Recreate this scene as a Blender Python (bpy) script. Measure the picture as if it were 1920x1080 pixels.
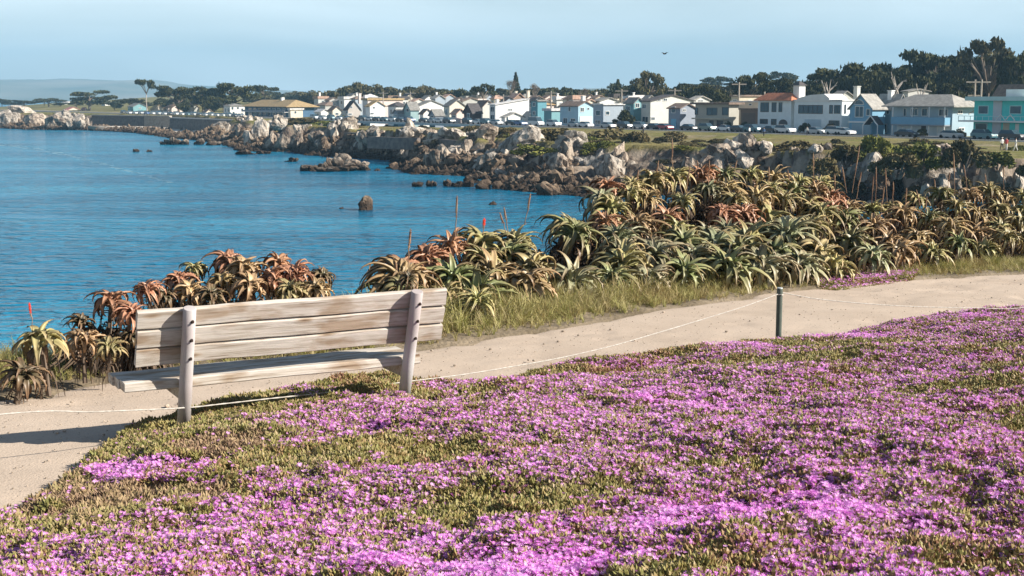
import bpy, bmesh, math, random
import numpy as np
from mathutils import Vector, Matrix
random.seed(7); rng = np.random.default_rng(7)
for o in list(bpy.data.objects): bpy.data.objects.remove(o)
SC = bpy.context.scene
COL = SC.collection
# ------------------------------------------------------------------ camera, sky, sun
F = 2500.0; ZC = 12.0; TP = 355.0 / F; PIT = math.atan(TP)
cam = bpy.data.cameras.new('camera'); camo = bpy.data.objects.new('camera', cam); COL.objects.link(camo)
camo.location = (0, 0, ZC); camo.rotation_euler = (math.pi / 2 - PIT, 0, 0)
cam.sensor_width = 36; cam.lens = F / 1920 * 36; cam.clip_start = .1; cam.clip_end = 60000
SC.camera = camo
SUN_EL = math.radians(31); SUN_AZ = math.radians(-12)          # from +X towards +Y
w = bpy.data.worlds.new('World'); SC.world = w; w.use_nodes = True
nt = w.node_tree; bg = nt.nodes['Background']; bg.inputs[1].default_value = .05
sky = nt.nodes.new('ShaderNodeTexSky'); sky.sky_type = 'NISHITA'; sky.sun_disc = False
sky.sun_elevation = SUN_EL; sky.sun_rotation = math.pi / 2 - SUN_AZ
sky.air_density = 1.0; sky.dust_density = .6; sky.ozone_density = 1.6
tc = nt.nodes.new('ShaderNodeTexCoord'); mp = nt.nodes.new('ShaderNodeMapping'); mp.inputs['Scale'].default_value = (1.2, 1.2, 7)
mp.inputs['Rotation'].default_value = (0, .12, 0)
nz = nt.nodes.new('ShaderNodeTexNoise'); nz.inputs['Scale'].default_value = 1.6; nz.inputs['Detail'].default_value = 6; nz.inputs['Distortion'].default_value = .4
cr = nt.nodes.new('ShaderNodeMapRange'); cr.inputs[1].default_value = .42; cr.inputs[2].default_value = .75; cr.inputs[3].default_value = .36; cr.inputs[4].default_value = .9
mx = nt.nodes.new('ShaderNodeMix'); mx.data_type = 'RGBA'; mx.inputs[7].default_value = (14.6, 16.0, 16.2, 1)
nt.links.new(tc.outputs['Generated'], mp.inputs[0]); nt.links.new(mp.outputs[0], nz.inputs['Vector'])
sx_ = nt.nodes.new('ShaderNodeSeparateXYZ'); nt.links.new(tc.outputs['Generated'], sx_.inputs[0])
el = nt.nodes.new('ShaderNodeMapRange'); el.interpolation_type = 'SMOOTHSTEP'; el.inputs[1].default_value = -.05; el.inputs[2].default_value = .38; el.inputs[3].default_value = 1.1; el.inputs[4].default_value = .02; nt.links.new(sx_.outputs[2], el.inputs[0])
ml = nt.nodes.new('ShaderNodeMath'); ml.operation = 'MULTIPLY'; nt.links.new(nz.outputs[0], cr.inputs[0]); nt.links.new(cr.outputs[0], ml.inputs[0]); nt.links.new(el.outputs[0], ml.inputs[1]); nt.links.new(ml.outputs[0], mx.inputs[0])
nt.links.new(sky.outputs[0], mx.inputs[6]); nt.links.new(mx.outputs[2], bg.inputs[0])
sl = bpy.data.lights.new('sun', 'SUN'); sl.energy = 5.0; sl.angle = math.radians(.5); sl.color = (1, .93, .83)
so = bpy.data.objects.new('sun', sl); COL.objects.link(so)
sd = Vector((math.cos(SUN_AZ) * math.cos(SUN_EL), math.sin(SUN_AZ) * math.cos(SUN_EL), math.sin(SUN_EL)))
so.rotation_euler = sd.to_track_quat('Z', 'Y').to_euler(); so.location = (60, 10, 60)
SC.view_settings.view_transform = 'Standard'; SC.view_settings.look = 'None'; SC.view_settings.exposure = 0.92; SC.view_settings.gamma = 1
SC.view_settings.use_curve_mapping = False
SC.render.engine = 'CYCLES'
SC.cycles.max_bounces = 6; SC.cycles.transparent_max_bounces = 4; SC.cycles.volume_bounces = 0

# ------------------------------------------------------------------ measuring helpers (photo pixel -> place at its true depth)
CP, SP = math.cos(PIT), math.sin(PIT)
def ray(u, v):
    a = (u - 960) / F; b = -(v - 540) / F
    return np.array([a, CP + b * SP, -SP + b * CP])
def at_z(u, v, z):
    r = ray(u, v); t = (z - ZC) / r[2]; return r * t + np.array([0, 0, ZC])
def at_y(u, v, y):
    r = ray(u, v); return r * (y / r[1]) + np.array([0, 0, ZC])
def zp(y): return ZC - 2.02 - .055 * y                     # the sloping bluff top
def at_path(u, v):
    r = ray(u, v); m = r[2] / r[1]; return at_y(u, v, 2.02 / (-m - .055))
def on_plane(u, v, p, n):
    r = ray(u, v); c = np.array([0, 0, ZC]); return c + r * (np.dot(p - c, n) / np.dot(r, n))
def vproj(x, y, z):
    d = y * CP - (z - ZC) * SP; return 960 + F * x / d, 540 - F * (y * SP + (z - ZC) * CP) / d

# ------------------------------------------------------------------ numpy noise
def _h(ix, iy, s):
    n = (ix.astype(np.int64) * 374761393 + iy.astype(np.int64) * 668265263 + s * 974634777) & 0x7fffffff
    n = ((n ^ (n >> 13)) * 1274126177) & 0x7fffffff
    return ((n ^ (n >> 16)) & 0xffff) / 65535.0
def vn(x, y, s=0):
    ix, iy = np.floor(x), np.floor(y); fx, fy = x - ix, y - iy
    fx = fx * fx * (3 - 2 * fx); fy = fy * fy * (3 - 2 * fy)
    a, b, c, d = _h(ix, iy, s), _h(ix + 1, iy, s), _h(ix, iy + 1, s), _h(ix + 1, iy + 1, s)
    return (a * (1 - fx) + b * fx) * (1 - fy) + (c * (1 - fx) + d * fx) * fy
def fbm(x, y, o=4, s=0):
    r = 0; a = .5; t = 0
    for i in range(o):
        r = r + a * vn(x * 2 ** i + 17 * i, y * 2 ** i - 9 * i, s + i); t += a; a *= .5
    return r / t
def cells(x, y, s=0):                                        # blocky rock: random height per cell, ridge distance
    ix, iy = np.floor(x), np.floor(y); best = np.full(x.shape, 9.); sec = best.copy(); val = np.zeros(x.shape)
    for dx in (-1, 0, 1):
        for dy in (-1, 0, 1):
            cx, cy = ix + dx, iy + dy
            px, py = cx + _h(cx, cy, s), cy + _h(cx, cy, s + 5)
            d = np.hypot(x - px, y - py); v = _h(cx, cy, s + 9)
            n = d < best; sec = np.where(n, best, np.minimum(sec, d)); val = np.where(n, v, val); best = np.where(n, d, best)
    return val, sec - best
def sst(x): x = np.clip(x, 0, 1); return x * x * (3 - 2 * x)
def dist_poly(X, Y, P):
    d = np.full(X.shape, 1e9)
    for a, b in zip(P[:-1], P[1:]):
        vx, vy = b[0] - a[0], b[1] - a[1]; L = vx * vx + vy * vy
        t = np.clip(((X - a[0]) * vx + (Y - a[1]) * vy) / L, 0, 1)
        d = np.minimum(d, np.hypot(X - a[0] - t * vx, Y - a[1] - t * vy))
    return d
def inside(X, Y, P):
    r = np.zeros(X.shape, bool); n = len(P)
    for i in range(n):
        x1, y1 = P[i][:2]; x2, y2 = P[(i + 1) % n][:2]
        if y1 == y2: continue
        c = ((y1 > Y) != (y2 > Y)) & (X < (x2 - x1) * (Y - y1) / (y2 - y1) + x1); r ^= c
    return r

# ------------------------------------------------------------------ materials
MATS = {}
def mat(name, col, rough=.8, col2=None, scale=5, bump=0, bscale=None, spec=.3, metal=0, objrand=0, stretch=None, detail=5, contrast=(.35, .65), coord='Object', bdist=.05):
    if name in MATS: return MATS[name]
    m = bpy.data.materials.new(name); m.use_nodes = True; t = m.node_tree; b = t.nodes['Principled BSDF']
    b.inputs['Base Color'].default_value = (*col, 1); b.inputs['Roughness'].default_value = rough; b.inputs['Metallic'].default_value = metal
    b.inputs['Specular IOR Level'].default_value = spec
    N, L = t.nodes.new, t.links.new
    tcn = N('ShaderNodeTexCoord'); vec = tcn.outputs[coord]
    if stretch:
        mpn = N('ShaderNodeMapping'); mpn.inputs['Scale'].default_value = stretch; L(vec, mpn.inputs[0]); vec = mpn.outputs[0]
    out = None
    if col2 is not None:
        n = N('ShaderNodeTexNoise'); n.inputs['Scale'].default_value = scale; n.inputs['Detail'].default_value = detail; L(vec, n.inputs['Vector'])
        r = N('ShaderNodeMapRange'); r.inputs[1].default_value, r.inputs[2].default_value = contrast; L(n.outputs[0], r.inputs[0])
        x = N('ShaderNodeMix'); x.data_type = 'RGBA'; x.inputs[6].default_value = (*col, 1); x.inputs[7].default_value = (*col2, 1)
        L(r.outputs[0], x.inputs[0]); out = x.outputs[2]; L(out, b.inputs['Base Color'])
    if objrand:
        oi = N('ShaderNodeObjectInfo'); r = N('ShaderNodeMapRange'); r.inputs[3].default_value = 1 - objrand; r.inputs[4].default_value = 1 + objrand; L(oi.outputs['Random'], r.inputs[0])
        h = N('ShaderNodeHueSaturation'); L(r.outputs[0], h.inputs['Value'])
        if out: L(out, h.inputs['Color'])
        else: h.inputs['Color'].default_value = (*col, 1)
        L(h.outputs[0], b.inputs['Base Color'])
    if bump:
        n = N('ShaderNodeTexNoise'); n.inputs['Scale'].default_value = bscale or scale * 4; n.inputs['Detail'].default_value = 6; L(vec, n.inputs['Vector'])
        bn = N('ShaderNodeBump'); bn.inputs['Strength'].default_value = bump; bn.inputs['Distance'].default_value = bdist; L(n.outputs[0], bn.inputs['Height']); L(bn.outputs[0], b.inputs['Normal'])
    MATS[name] = m; return m
def nodes(m): return m.node_tree.nodes, m.node_tree.links

# ------------------------------------------------------------------ mesh helpers
def lk(o, parent=None):
    COL.objects.link(o)
    if parent is not None: o.parent = parent
    return o
def mk(name, V, Fc, m=None, parent=None, smooth=False, mats=None, mi=None):
    me = bpy.data.meshes.new(name)
    if isinstance(V, np.ndarray): V = V.tolist()
    if isinstance(Fc, np.ndarray): Fc = Fc.tolist()
    me.from_pydata(V, [], Fc)
    for x in (mats or ([m] if m else [])): me.materials.append(x)
    if mi is not None: me.polygons.foreach_set('material_index', mi)
    if smooth: me.polygons.foreach_set('use_smooth', [True] * len(me.polygons))
    me.update()
    return lk(bpy.data.objects.new(name, me), parent)
def tag(o, label=None, cat=None, group=None, kind=None):
    if label: o['label'] = label
    if cat: o['category'] = cat
    if group: o['group'] = group
    if kind: o['kind'] = kind
    return o
def empty(name, loc, rz=0, **k):
    o = bpy.data.objects.new(name, None); o.empty_display_size = .2; lk(o); o.location = loc; o.rotation_euler = (0, 0, rz); return tag(o, **k)
class MB:
    def __init__(s): s.v = []; s.f = []; s.mi = []
    def add(s, v, f, mi=0):
        n = len(s.v); s.v += [tuple(map(float, p)) for p in v]; s.f += [tuple(i + n for i in q) for q in f]; s.mi += [mi] * len(f)
    def box(s, x0, x1, y0, y1, z0, z1, mi=0):
        v = [(x0, y0, z0), (x1, y0, z0), (x1, y1, z0), (x0, y1, z0), (x0, y0, z1), (x1, y0, z1), (x1, y1, z1), (x0, y1, z1)]
        s.add(v, [(0, 3, 2, 1), (4, 5, 6, 7), (0, 1, 5, 4), (1, 2, 6, 5), (2, 3, 7, 6), (3, 0, 4, 7)], mi)
    def tube(s, pts, rad, n=8, cap=True, mi=0):
        pts = [Vector(p) for p in pts]; rad = rad if hasattr(rad, '__len__') else [rad] * len(pts); vs = []; fs = []
        for i, p in enumerate(pts):
            d = (pts[min(i + 1, len(pts) - 1)] - pts[max(i - 1, 0)]).normalized()
            a = d.orthogonal().normalized() if i == 0 else (a - d * a.dot(d)).normalized()
            b = d.cross(a)
            for k in range(n):
                t = 2 * math.pi * k / n; vs.append(p + (a * math.cos(t) + b * math.sin(t)) * rad[i])
        for i in range(len(pts) - 1):
            for k in range(n): k2 = (k + 1) % n; fs.append((i * n + k, i * n + k2, (i + 1) * n + k2, (i + 1) * n + k))
        if cap: fs.append(tuple(range(n - 1, -1, -1))); fs.append(tuple((len(pts) - 1) * n + k for k in range(n)))
        s.add(vs, fs, mi)
    def build(s, name, m, parent=None, smooth=False, mats=None): return mk(name, s.v, s.f, m, parent, smooth, mats, s.mi if mats else None)
def copy_tree(o, parent=None, color=None):
    c = o.copy(); COL.objects.link(c); c.parent = parent
    if color: c.color = color
    for ch in o.children: copy_tree(ch, c, color)
    return c
def grid_mesh(name, X, Y, Z, m, keep=None, smooth=True, parent=None):
    ny, nx = X.shape; V = np.stack([X.ravel(), Y.ravel(), Z.ravel()], 1)
    i = np.arange(ny * nx).reshape(ny, nx); Q = np.stack([i[:-1, :-1], i[:-1, 1:], i[1:, 1:], i[1:, :-1]], -1).reshape(-1, 4)
    if keep is not None:
        kq = (keep[:-1, :-1] & keep[1:, 1:] & keep[:-1, 1:] & keep[1:, :-1]).ravel(); Q = Q[kq]
        used = np.zeros(len(V), bool); used[Q.ravel()] = True; re = np.cumsum(used) - 1; V = V[used]; Q = re[Q]
    me = bpy.data.meshes.new(name); me.vertices.add(len(V)); me.vertices.foreach_set('co', V.astype(np.float32).ravel())
    me.loops.add(Q.size); me.loops.foreach_set('vertex_index', Q.astype(np.int32).ravel())
    me.polygons.add(len(Q)); me.polygons.foreach_set('loop_start', np.arange(0, Q.size, 4, dtype=np.int32))
    me.materials.append(m); me.update(calc_edges=True)
    me.polygons.foreach_set('use_smooth', np.full(len(Q), smooth)); me.validate()
    return lk(bpy.data.objects.new(name, me), parent)
def scatter(name, protos, P, R, S, IDX=None):
    n = len(P); me = bpy.data.meshes.new(name); me.vertices.add(n); me.vertices.foreach_set('co', np.asarray(P, np.float32).ravel())
    a = me.attributes.new('rot', 'FLOAT_VECTOR', 'POINT'); a.data.foreach_set('vector', np.asarray(R, np.float32).ravel())
    a = me.attributes.new('scl', 'FLOAT', 'POINT'); a.data.foreach_set('value', np.asarray(S, np.float32))
    a = me.attributes.new('idx', 'INT', 'POINT'); a.data.foreach_set('value', np.asarray(IDX if IDX is not None else rng.integers(0, len(protos), n), np.int32))
    o = lk(bpy.data.objects.new(name, me)); g = bpy.data.node_groups.new(name, 'GeometryNodeTree')
    g.interface.new_socket('Geometry', in_out='INPUT', socket_type='NodeSocketGeometry'); g.interface.new_socket('Geometry', in_out='OUTPUT', socket_type='NodeSocketGeometry')
    N, L = g.nodes.new, g.links.new; gi, go = N('NodeGroupInput'), N('NodeGroupOutput'); ip = N('GeometryNodeInstanceOnPoints'); j = N('GeometryNodeJoinGeometry')
    for p in protos:
        oi = N('GeometryNodeObjectInfo'); oi.inputs['Object'].default_value = p; oi.inputs['As Instance'].default_value = True; L(oi.outputs['Geometry'], j.inputs[0])
    def na(nm, ty): x = N('GeometryNodeInputNamedAttribute'); x.data_type = ty; x.inputs[0].default_value = nm; return [q for q in x.outputs if q.enabled][0]
    e = N('FunctionNodeEulerToRotation'); L(na('rot', 'FLOAT_VECTOR'), e.inputs[0])
    L(gi.outputs[0], ip.inputs['Points']); L(j.outputs[0], ip.inputs['Instance']); ip.inputs['Pick Instance'].default_value = True
    L(na('idx', 'INT'), ip.inputs['Instance Index']); L(e.outputs[0], ip.inputs['Rotation']); L(na('scl', 'FLOAT'), ip.inputs['Scale'])
    L(ip.outputs[0], go.inputs[0]); md = o.modifiers.new('scatter', 'NODES'); md.node_group = g
    return o
def proto(name, V, Fc, m, smooth=False, mats=None, mi=None):    # a mesh the scatter draws from, never placed itself
    o = mk(name, V, Fc, m, None, smooth, mats, mi); COL.objects.unlink(o); return o

# ================================================================== FAR COAST : lie of the land
E2 = np.array([.549, -.836]); I2 = np.array([.836, .549])       # along the street, inland
ROW0 = np.array([-106., 530.]); RZ = math.atan2(E2[1], E2[0])
def rowpt(u, setb=0, z=5.):                                     # point on the street line (set back inland) seen in column u
    k = (u - 960) / F; p = ROW0 + I2 * setb; h = ZC - z
    t = (k * (p[1] * CP + h * SP) - p[0]) / (E2[0] - k * E2[1] * CP); return p + E2 * t
shore_px = [(-420, 236), (-200, 237), (0, 239), (60, 243), (170, 244), (240, 247), (285, 251), (330, 258), (430, 268), (470, 283), (560, 284), (600, 291), (700, 297), (762, 301), (772, 318), (800, 325), (900, 329), (950, 345), (1000, 356), (1100, 366), (1300, 362), (1450, 360), (1600, 372), (1640, 384), (1700, 370), (1850, 372), (1960, 372), (2300, 400), (2700, 430)]
plat_px = [(-420, 212), (-200, 212), (0, 213), (60, 212), (170, 215), (320, 217), (450, 222), (500, 228), (540, 236), (600, 240), (660, 245), (700, 249), (780, 254), (870, 258), (930, 263), (1000, 268), (1100, 274), (1250, 278), (1400, 284), (1500, 290), (1600, 290), (1680, 292), (1800, 302), (1960, 318), (2300, 340), (2700, 370)]
SH = [at_z(u, v, 0)[:2] for u, v in shore_px]; PL = [at_z(u, v, 5)[:2] for u, v in plat_px]
back = [np.array([900., 60.]), np.array([2500., 300.]), np.array([2500., 4200.]), np.array([-300., 3500.]), np.array([-420., 900.])]
SHP = SH + back; PLP = PL + back
def land(X, Y, rough=True):
    X = np.asarray(X, float); Y = np.asarray(Y, float)
    ds = dist_poly(X, Y, SH); dp = dist_poly(X, Y, PL); ins = inside(X, Y, SHP); inp = inside(X, Y, PLP) & ins
    wv = (X - ROW0[0]) * I2[0] + (Y - ROW0[1]) * I2[1]
    top = 5 + np.clip((wv - 12) * .035, 0, 11) + np.where(wv < -13, (fbm(X / 9, Y / 9, 3, 3) - .5) * 1.2 * np.clip(dp / 10, 0, 1) * np.clip((-13 - wv) / 10, 0, 1), 0)
    t = ds / (ds + dp + 1e-6)
    v1, e1 = cells(X / 6.5, Y / 6.5, 1); v2, e2 = cells(X / 2.3, Y / 2.3, 4)
    blk = (v1 - .35) * 3.6 + (v2 - .5) * .9 + np.minimum(e1, .2) * 2.5 + (fbm(X / 1.1, Y / 1.1, 3, 6) - .5) * .8
    sl = 1.4 * t + 3.9 * sst((t - .42) / .4) + (blk * np.clip(t * 5, 0, 1) * np.clip((1 - t) * 4, .12, 1) if rough else 0)
    be = sst((-X - 88) / 14) * sst((X + 196) / 12); sl = sl * (1 - be) + be * (1.6 * t + 3.6 * sst((t - .93) / .06) + (v2 - .5) * .5 * np.clip(t * 5, 0, 1))
    z = np.where(inp, top + (blk * .35 * np.exp(-dp / 2.5) if rough else 0), np.where(ins, np.minimum(sl, 5.6), -np.clip(ds * .25, 0, 4)))
    return z, ds, dp, ins, inp, wv
def land1(x, y): return float(land(np.array([x]), np.array([y]))[0][0])

M_rock = mat('granite', (.34, .29, .24), .9, (.13, .11, .09), .35, .9, 2.2, .15, detail=9, contrast=(.38, .66), bdist=.35, coord='Generated')
def rockmat(name, c1, c2, c3):
    m = bpy.data.materials.new(name); m.use_nodes = True; N, L = m.node_tree.nodes.new, m.node_tree.links.new; b = m.node_tree.nodes['Principled BSDF']
    b.inputs['Roughness'].default_value = .9; b.inputs['Specular IOR Level'].default_value = .15
    g = N('ShaderNodeNewGeometry'); n1 = N('ShaderNodeTexNoise'); n1.inputs['Scale'].default_value = .8; n1.inputs['Detail'].default_value = 10; n1.inputs['Roughness'].default_value = .7
    mpp = N('ShaderNodeMapping'); mpp.inputs['Scale'].default_value = (1, 1, .4); L(g.outputs['Position'], mpp.inputs[0]); L(mpp.outputs[0], n1.inputs['Vector']); r = N('ShaderNodeValToRGB'); e = r.color_ramp.elements
    e[0].position = .45; e[0].color = (*c2, 1); e[1].position = .54; e[1].color = (*c1, 1); L(n1.outputs[0], r.inputs[0])
    sx = N('ShaderNodeSeparateXYZ'); L(g.outputs['Position'], sx.inputs[0]); n2 = N('ShaderNodeTexNoise'); n2.inputs['Scale'].default_value = .25; L(g.outputs['Position'], n2.inputs['Vector'])
    a = N('ShaderNodeMath'); a.operation = 'MULTIPLY_ADD'; a.inputs[1].default_value = -2.2; L(n2.outputs[0], a.inputs[0]); L(sx.outputs[2], a.inputs[2])
    mr = N('ShaderNodeMapRange'); mr.inputs[1].default_value = -.6; mr.inputs[2].default_value = .7; L(a.outputs[0], mr.inputs[0])
    x = N('ShaderNodeMix'); x.data_type = 'RGBA'; x.inputs[6].default_value = (*c3, 1); L(mr.outputs[0], x.inputs[0]); L(r.outputs[0], x.inputs[7])
    oi = N('ShaderNodeObjectInfo'); r2 = N('ShaderNodeMapRange'); r2.inputs[3].default_value = .75; r2.inputs[4].default_value = 1.25; L(oi.outputs['Random'], r2.inputs[0])
    h = N('ShaderNodeHueSaturation'); L(x.outputs[2], h.inputs['Color']); L(r2.outputs[0], h.inputs['Value']); L(h.outputs[0], b.inputs['Base Color'])
    n3 = N('ShaderNodeTexNoise'); n3.inputs['Scale'].default_value = 1.6; n3.inputs['Detail'].default_value = 8; L(g.outputs['Position'], n3.inputs['Vector'])
    bn = N('ShaderNodeBump'); bn.inputs['Strength'].default_value = .8; bn.inputs['Distance'].default_value = .5; L(n3.outputs[0], bn.inputs['Height']); L(bn.outputs[0], b.inputs['Normal'])
    return m
M_rock = rockmat('granite_shore', (.40, .33, .26), (.13, .10, .08), (.045, .032, .022))
M_seastack = rockmat('wet_brown_rock', (.26, .19, .13), (.10, .07, .05), (.05, .035, .025))
M_gran = rockmat('pale_granite', (.50, .44, .37), (.19, .16, .13), (.06, .045, .035))

# ground of the far coast: lawn on top, rock on the slopes (by steepness and height)
def coastmat():
    m = bpy.data.materials.new('coast_ground'); m.use_nodes = True; N, L = m.node_tree.nodes.new, m.node_tree.links.new; b = m.node_tree.nodes['Principled BSDF']
    b.inputs['Roughness'].default_value = .95; b.inputs['Specular IOR Level'].default_value = .1
    g = N('ShaderNodeNewGeometry'); P = g.outputs['Position']
    def noise(s, d=5):
        n = N('ShaderNodeTexNoise'); n.inputs['Scale'].default_value = s; n.inputs['Detail'].default_value = d; L(P, n.inputs['Vector']); return n.outputs[0]
    def ramp(f, *st):
        r = N('ShaderNodeValToRGB'); e = r.color_ramp.elements
        while len(e) < len(st): e.new(.5)
        for q, (p, c) in zip(e, st): q.position = p; q.color = (*c, 1)
        L(f, r.inputs[0]); return r.outputs[0]
    gr = ramp(noise(.09, 8), (.3, (.12, .10, .04)), (.45, (.20, .17, .07)), (.55, (.14, .14, .04)), (.68, (.28, .23, .12)))
    rk = ramp(noise(.5, 9), (.40, (.13, .10, .08)), (.55, (.36, .29, .22)))
    sx = N('ShaderNodeSeparateXYZ'); L(P, sx.inputs[0]); sn = N('ShaderNodeSeparateXYZ'); L(g.outputs['Normal'], sn.inputs[0])
    a = N('ShaderNodeMath'); a.operation = 'MULTIPLY_ADD'; a.inputs[1].default_value = -1.6; L(noise(.3), a.inputs[0]); L(sx.outputs[2], a.inputs[2])
    wet = N('ShaderNodeMapRange'); wet.inputs[1].default_value = -.5; wet.inputs[2].default_value = .5; L(a.outputs[0], wet.inputs[0])
    w_ = N('ShaderNodeMix'); w_.data_type = 'RGBA'; w_.inputs[6].default_value = (.06, .045, .032, 1); L(wet.outputs[0], w_.inputs[0]); L(rk, w_.inputs[7])
    a2 = N('ShaderNodeMath'); a2.operation = 'MULTIPLY_ADD'; a2.inputs[1].default_value = 2.; L(noise(.2), a2.inputs[0]); L(sx.outputs[2], a2.inputs[2])
    hg = N('ShaderNodeMapRange'); hg.inputs[1].default_value = 5.2; hg.inputs[2].default_value = 6.0; L(a2.outputs[0], hg.inputs[0])
    st = N('ShaderNodeMapRange'); st.inputs[1].default_value = .72; st.inputs[2].default_value = .88; L(sn.outputs[2], st.inputs[0])
    mm = N('ShaderNodeMath'); mm.operation = 'MULTIPLY'; L(hg.outputs[0], mm.inputs[0]); L(st.outputs[0], mm.inputs[1])
    x = N('ShaderNodeMix'); x.data_type = 'RGBA'; L(mm.outputs[0], x.inputs[0]); L(w_.outputs[2], x.inputs[6]); L(gr, x.inputs[7]); L(x.outputs[2], b.inputs['Base Color'])
    bn = N('ShaderNodeBump'); bn.inputs['Strength'].default_value = .7; bn.inputs['Distance'].default_value = .4; L(noise(1.5, 8), bn.inputs['Height']); L(bn.outputs[0], b.inputs['Normal'])
    return m
M_coast = coastmat()
def coast_sheet(name, x0, x1, y0, y1, st, dmax, lower=0):
    X, Y = np.meshgrid(np.arange(x0, x1, st), np.arange(y0, y1, st)); z, ds, dp, ins, inp, wv = land(X, Y)
    keep = (ds < 16) & ~ins | ins & (ds < dmax); return grid_mesh(name, X, Y, z, M_coast, keep)
tag(coast_sheet('coast', -60, 130, 95, 330, .8, 100), kind='structure')
tag(coast_sheet('coast_headland', -330, -60, 250, 760, 1.6, 100), kind='structure')
X, Y = np.meshgrid(np.arange(-430, 1600, 14.), np.arange(100, 3400, 14.)); z, ds, dp, ins, inp, wv = land(X, Y, False)
tag(grid_mesh('inland_ground', X, Y, z - .35, M_coast, ins & (ds > 70)), kind='structure')
# hills across the bay
M_hill = mat('far_hill', (.10, .11, .05), .95, (.26, .23, .16), .0025, detail=8)
def hill(name, y0, y1, prof, seed, nx=260, ny=26):
    us = np.linspace(prof[0][0], prof[-1][0], nx); vt = np.interp(us, [p[0] for p in prof], [p[1] for p in prof]); ym = (y0 + y1) / 2
    H = (185 - vt) / F * ym + 12; Xc = (us - 960) / F * ym
    ty = np.linspace(0, 1, ny); X, T = np.meshgrid(Xc, ty); Hh = np.tile(H, (ny, 1)); Y = y0 + T * (y1 - y0)
    Z = Hh * np.sin(np.pi * T) ** .8 * (.82 + .36 * fbm(X / 500, Y / 500, 5, seed)) - 6
    return tag(grid_mesh(name, X, Y, Z, M_hill), kind='structure')
hill('hills', 5200, 8200, [(-500, 160), (-200, 150), (0, 149), (120, 149), (230, 153), (290, 150), (360, 160), (430, 163), (520, 168), (640, 175), (800, 180), (900, 186)], 3)
hill('distant_hill', 3000, 4400, [(560, 180), (640, 172), (760, 171), (900, 172), (1040, 168), (1100, 161), (1140, 160), (1200, 168), (1320, 168), (1420, 160), (1520, 150), (1700, 150), (2100, 140), (2500, 150)], 8)

# ------------------------------------------------------------------ water
def watermat():
    m = bpy.data.materials.new('sea_water'); m.use_nodes = True; N, L = m.node_tree.nodes.new, m.node_tree.links.new; b = m.node_tree.nodes['Principled BSDF']
    g = N('ShaderNodeNewGeometry'); P = g.outputs['Position']
    def noise(scale, st, d=4, rot=0, dist=0):
        mp = N('ShaderNodeMapping'); mp.inputs['Scale'].default_value = st; mp.inputs['Rotation'].default_value = (0, 0, rot); L(P, mp.inputs[0])
        n = N('ShaderNodeTexNoise'); n.inputs['Scale'].default_value = scale; n.inputs['Detail'].default_value = d; n.inputs['Distortion'].default_value = dist; L(mp.outputs[0], n.inputs['Vector']); return n.outputs[0]
    def math_(op, a, c, v=None):
        x = N('ShaderNodeMath'); x.operation = op; L(a, x.inputs[0])
        if v is None: L(c, x.inputs[1])
        else: x.inputs[1].default_value = v
        return x.outputs[0]
    big = noise(.022, (1, 2.4, 1), 5, .35, .6)
    r = N('ShaderNodeValToRGB'); e = r.color_ramp.elements; e.new(.5)
    for q, (p, c) in zip(e, ((.3, (.002, .10, .195)), (.5, (.004, .16, .29)), (.7, (.02, .24, .38)))): q.position = p; q.color = (*c, 1)
    L(big, r.inputs[0]); L(r.outputs[0], b.inputs['Base Color'])
    b.inputs['Roughness'].default_value = .16; b.inputs['IOR'].default_value = 1.33; b.inputs['Specular IOR Level'].default_value = .28
    w1 = noise(.55, (1, 1.9, 1), 4, .2, .5); w2 = noise(.16, (1, 3., 1), 3, .35, .8); w3 = noise(2.2, (1, 1.6, 1), 3, -.2)
    s = math_('ADD', math_('MULTIPLY', w1, None, 1.3), math_('MULTIPLY', w2, None, 2.0)); s = math_('ADD', s, math_('MULTIPLY', w3, None, .16))
    # calmer slicks
    sl = N('ShaderNodeMapRange'); sl.inputs[1].default_value = .5; sl.inputs[2].default_value = .66; sl.inputs[3].default_value = 1; sl.inputs[4].default_value = .35; L(noise(.02, (1, 4, 1), 4, .5, 1.2), sl.inputs[0])
    bn = N('ShaderNodeBump'); bn.inputs['Distance'].default_value = 1.05; L(s, bn.inputs['Height']); L(sl.outputs[0], bn.inputs['Strength']); L(bn.outputs[0], b.inputs['Normal'])
    return m
M_water = watermat()
tag(mk('sea', [(-9000, -300, 0), (9000, -300, 0), (9000, 12000, 0), (-9000, 12000, 0)], [(0, 1, 2, 3)], M_water), kind='structure')
a_ = np.array([at_z(u, v, 0) for u, v in [(-200, 258), (-60, 266), (40, 275), (110, 287), (180, 304), (245, 322), (330, 345)]]); v_ = []; f_ = []
ts = np.linspace(0, 6, 60)
for i, t in enumerate(ts):
    c = np.array([np.interp(t, range(7), a_[:, k]) for k in range(3)]); w_ = (2.6 + 2 * math.sin(i * .9) * .3) * c[1] / 260 * (1 - .6 * i / 60); v_ += [(c[0] - w_ * .5, c[1] + w_ * 2.2, .004), (c[0] + w_ * .5, c[1] - w_ * 2.2, .004)]
    if i: f_.append((2 * i - 2, 2 * i - 1, 2 * i + 1, 2 * i))
sm_ = bpy.data.materials.new('slick'); sm_.use_nodes = True; N_, L_ = sm_.node_tree.nodes.new, sm_.node_tree.links.new; bb = sm_.node_tree.nodes['Principled BSDF']; bb.inputs['Base Color'].default_value = (.22, .42, .52, 1); bb.inputs['Roughness'].default_value = .45
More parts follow.
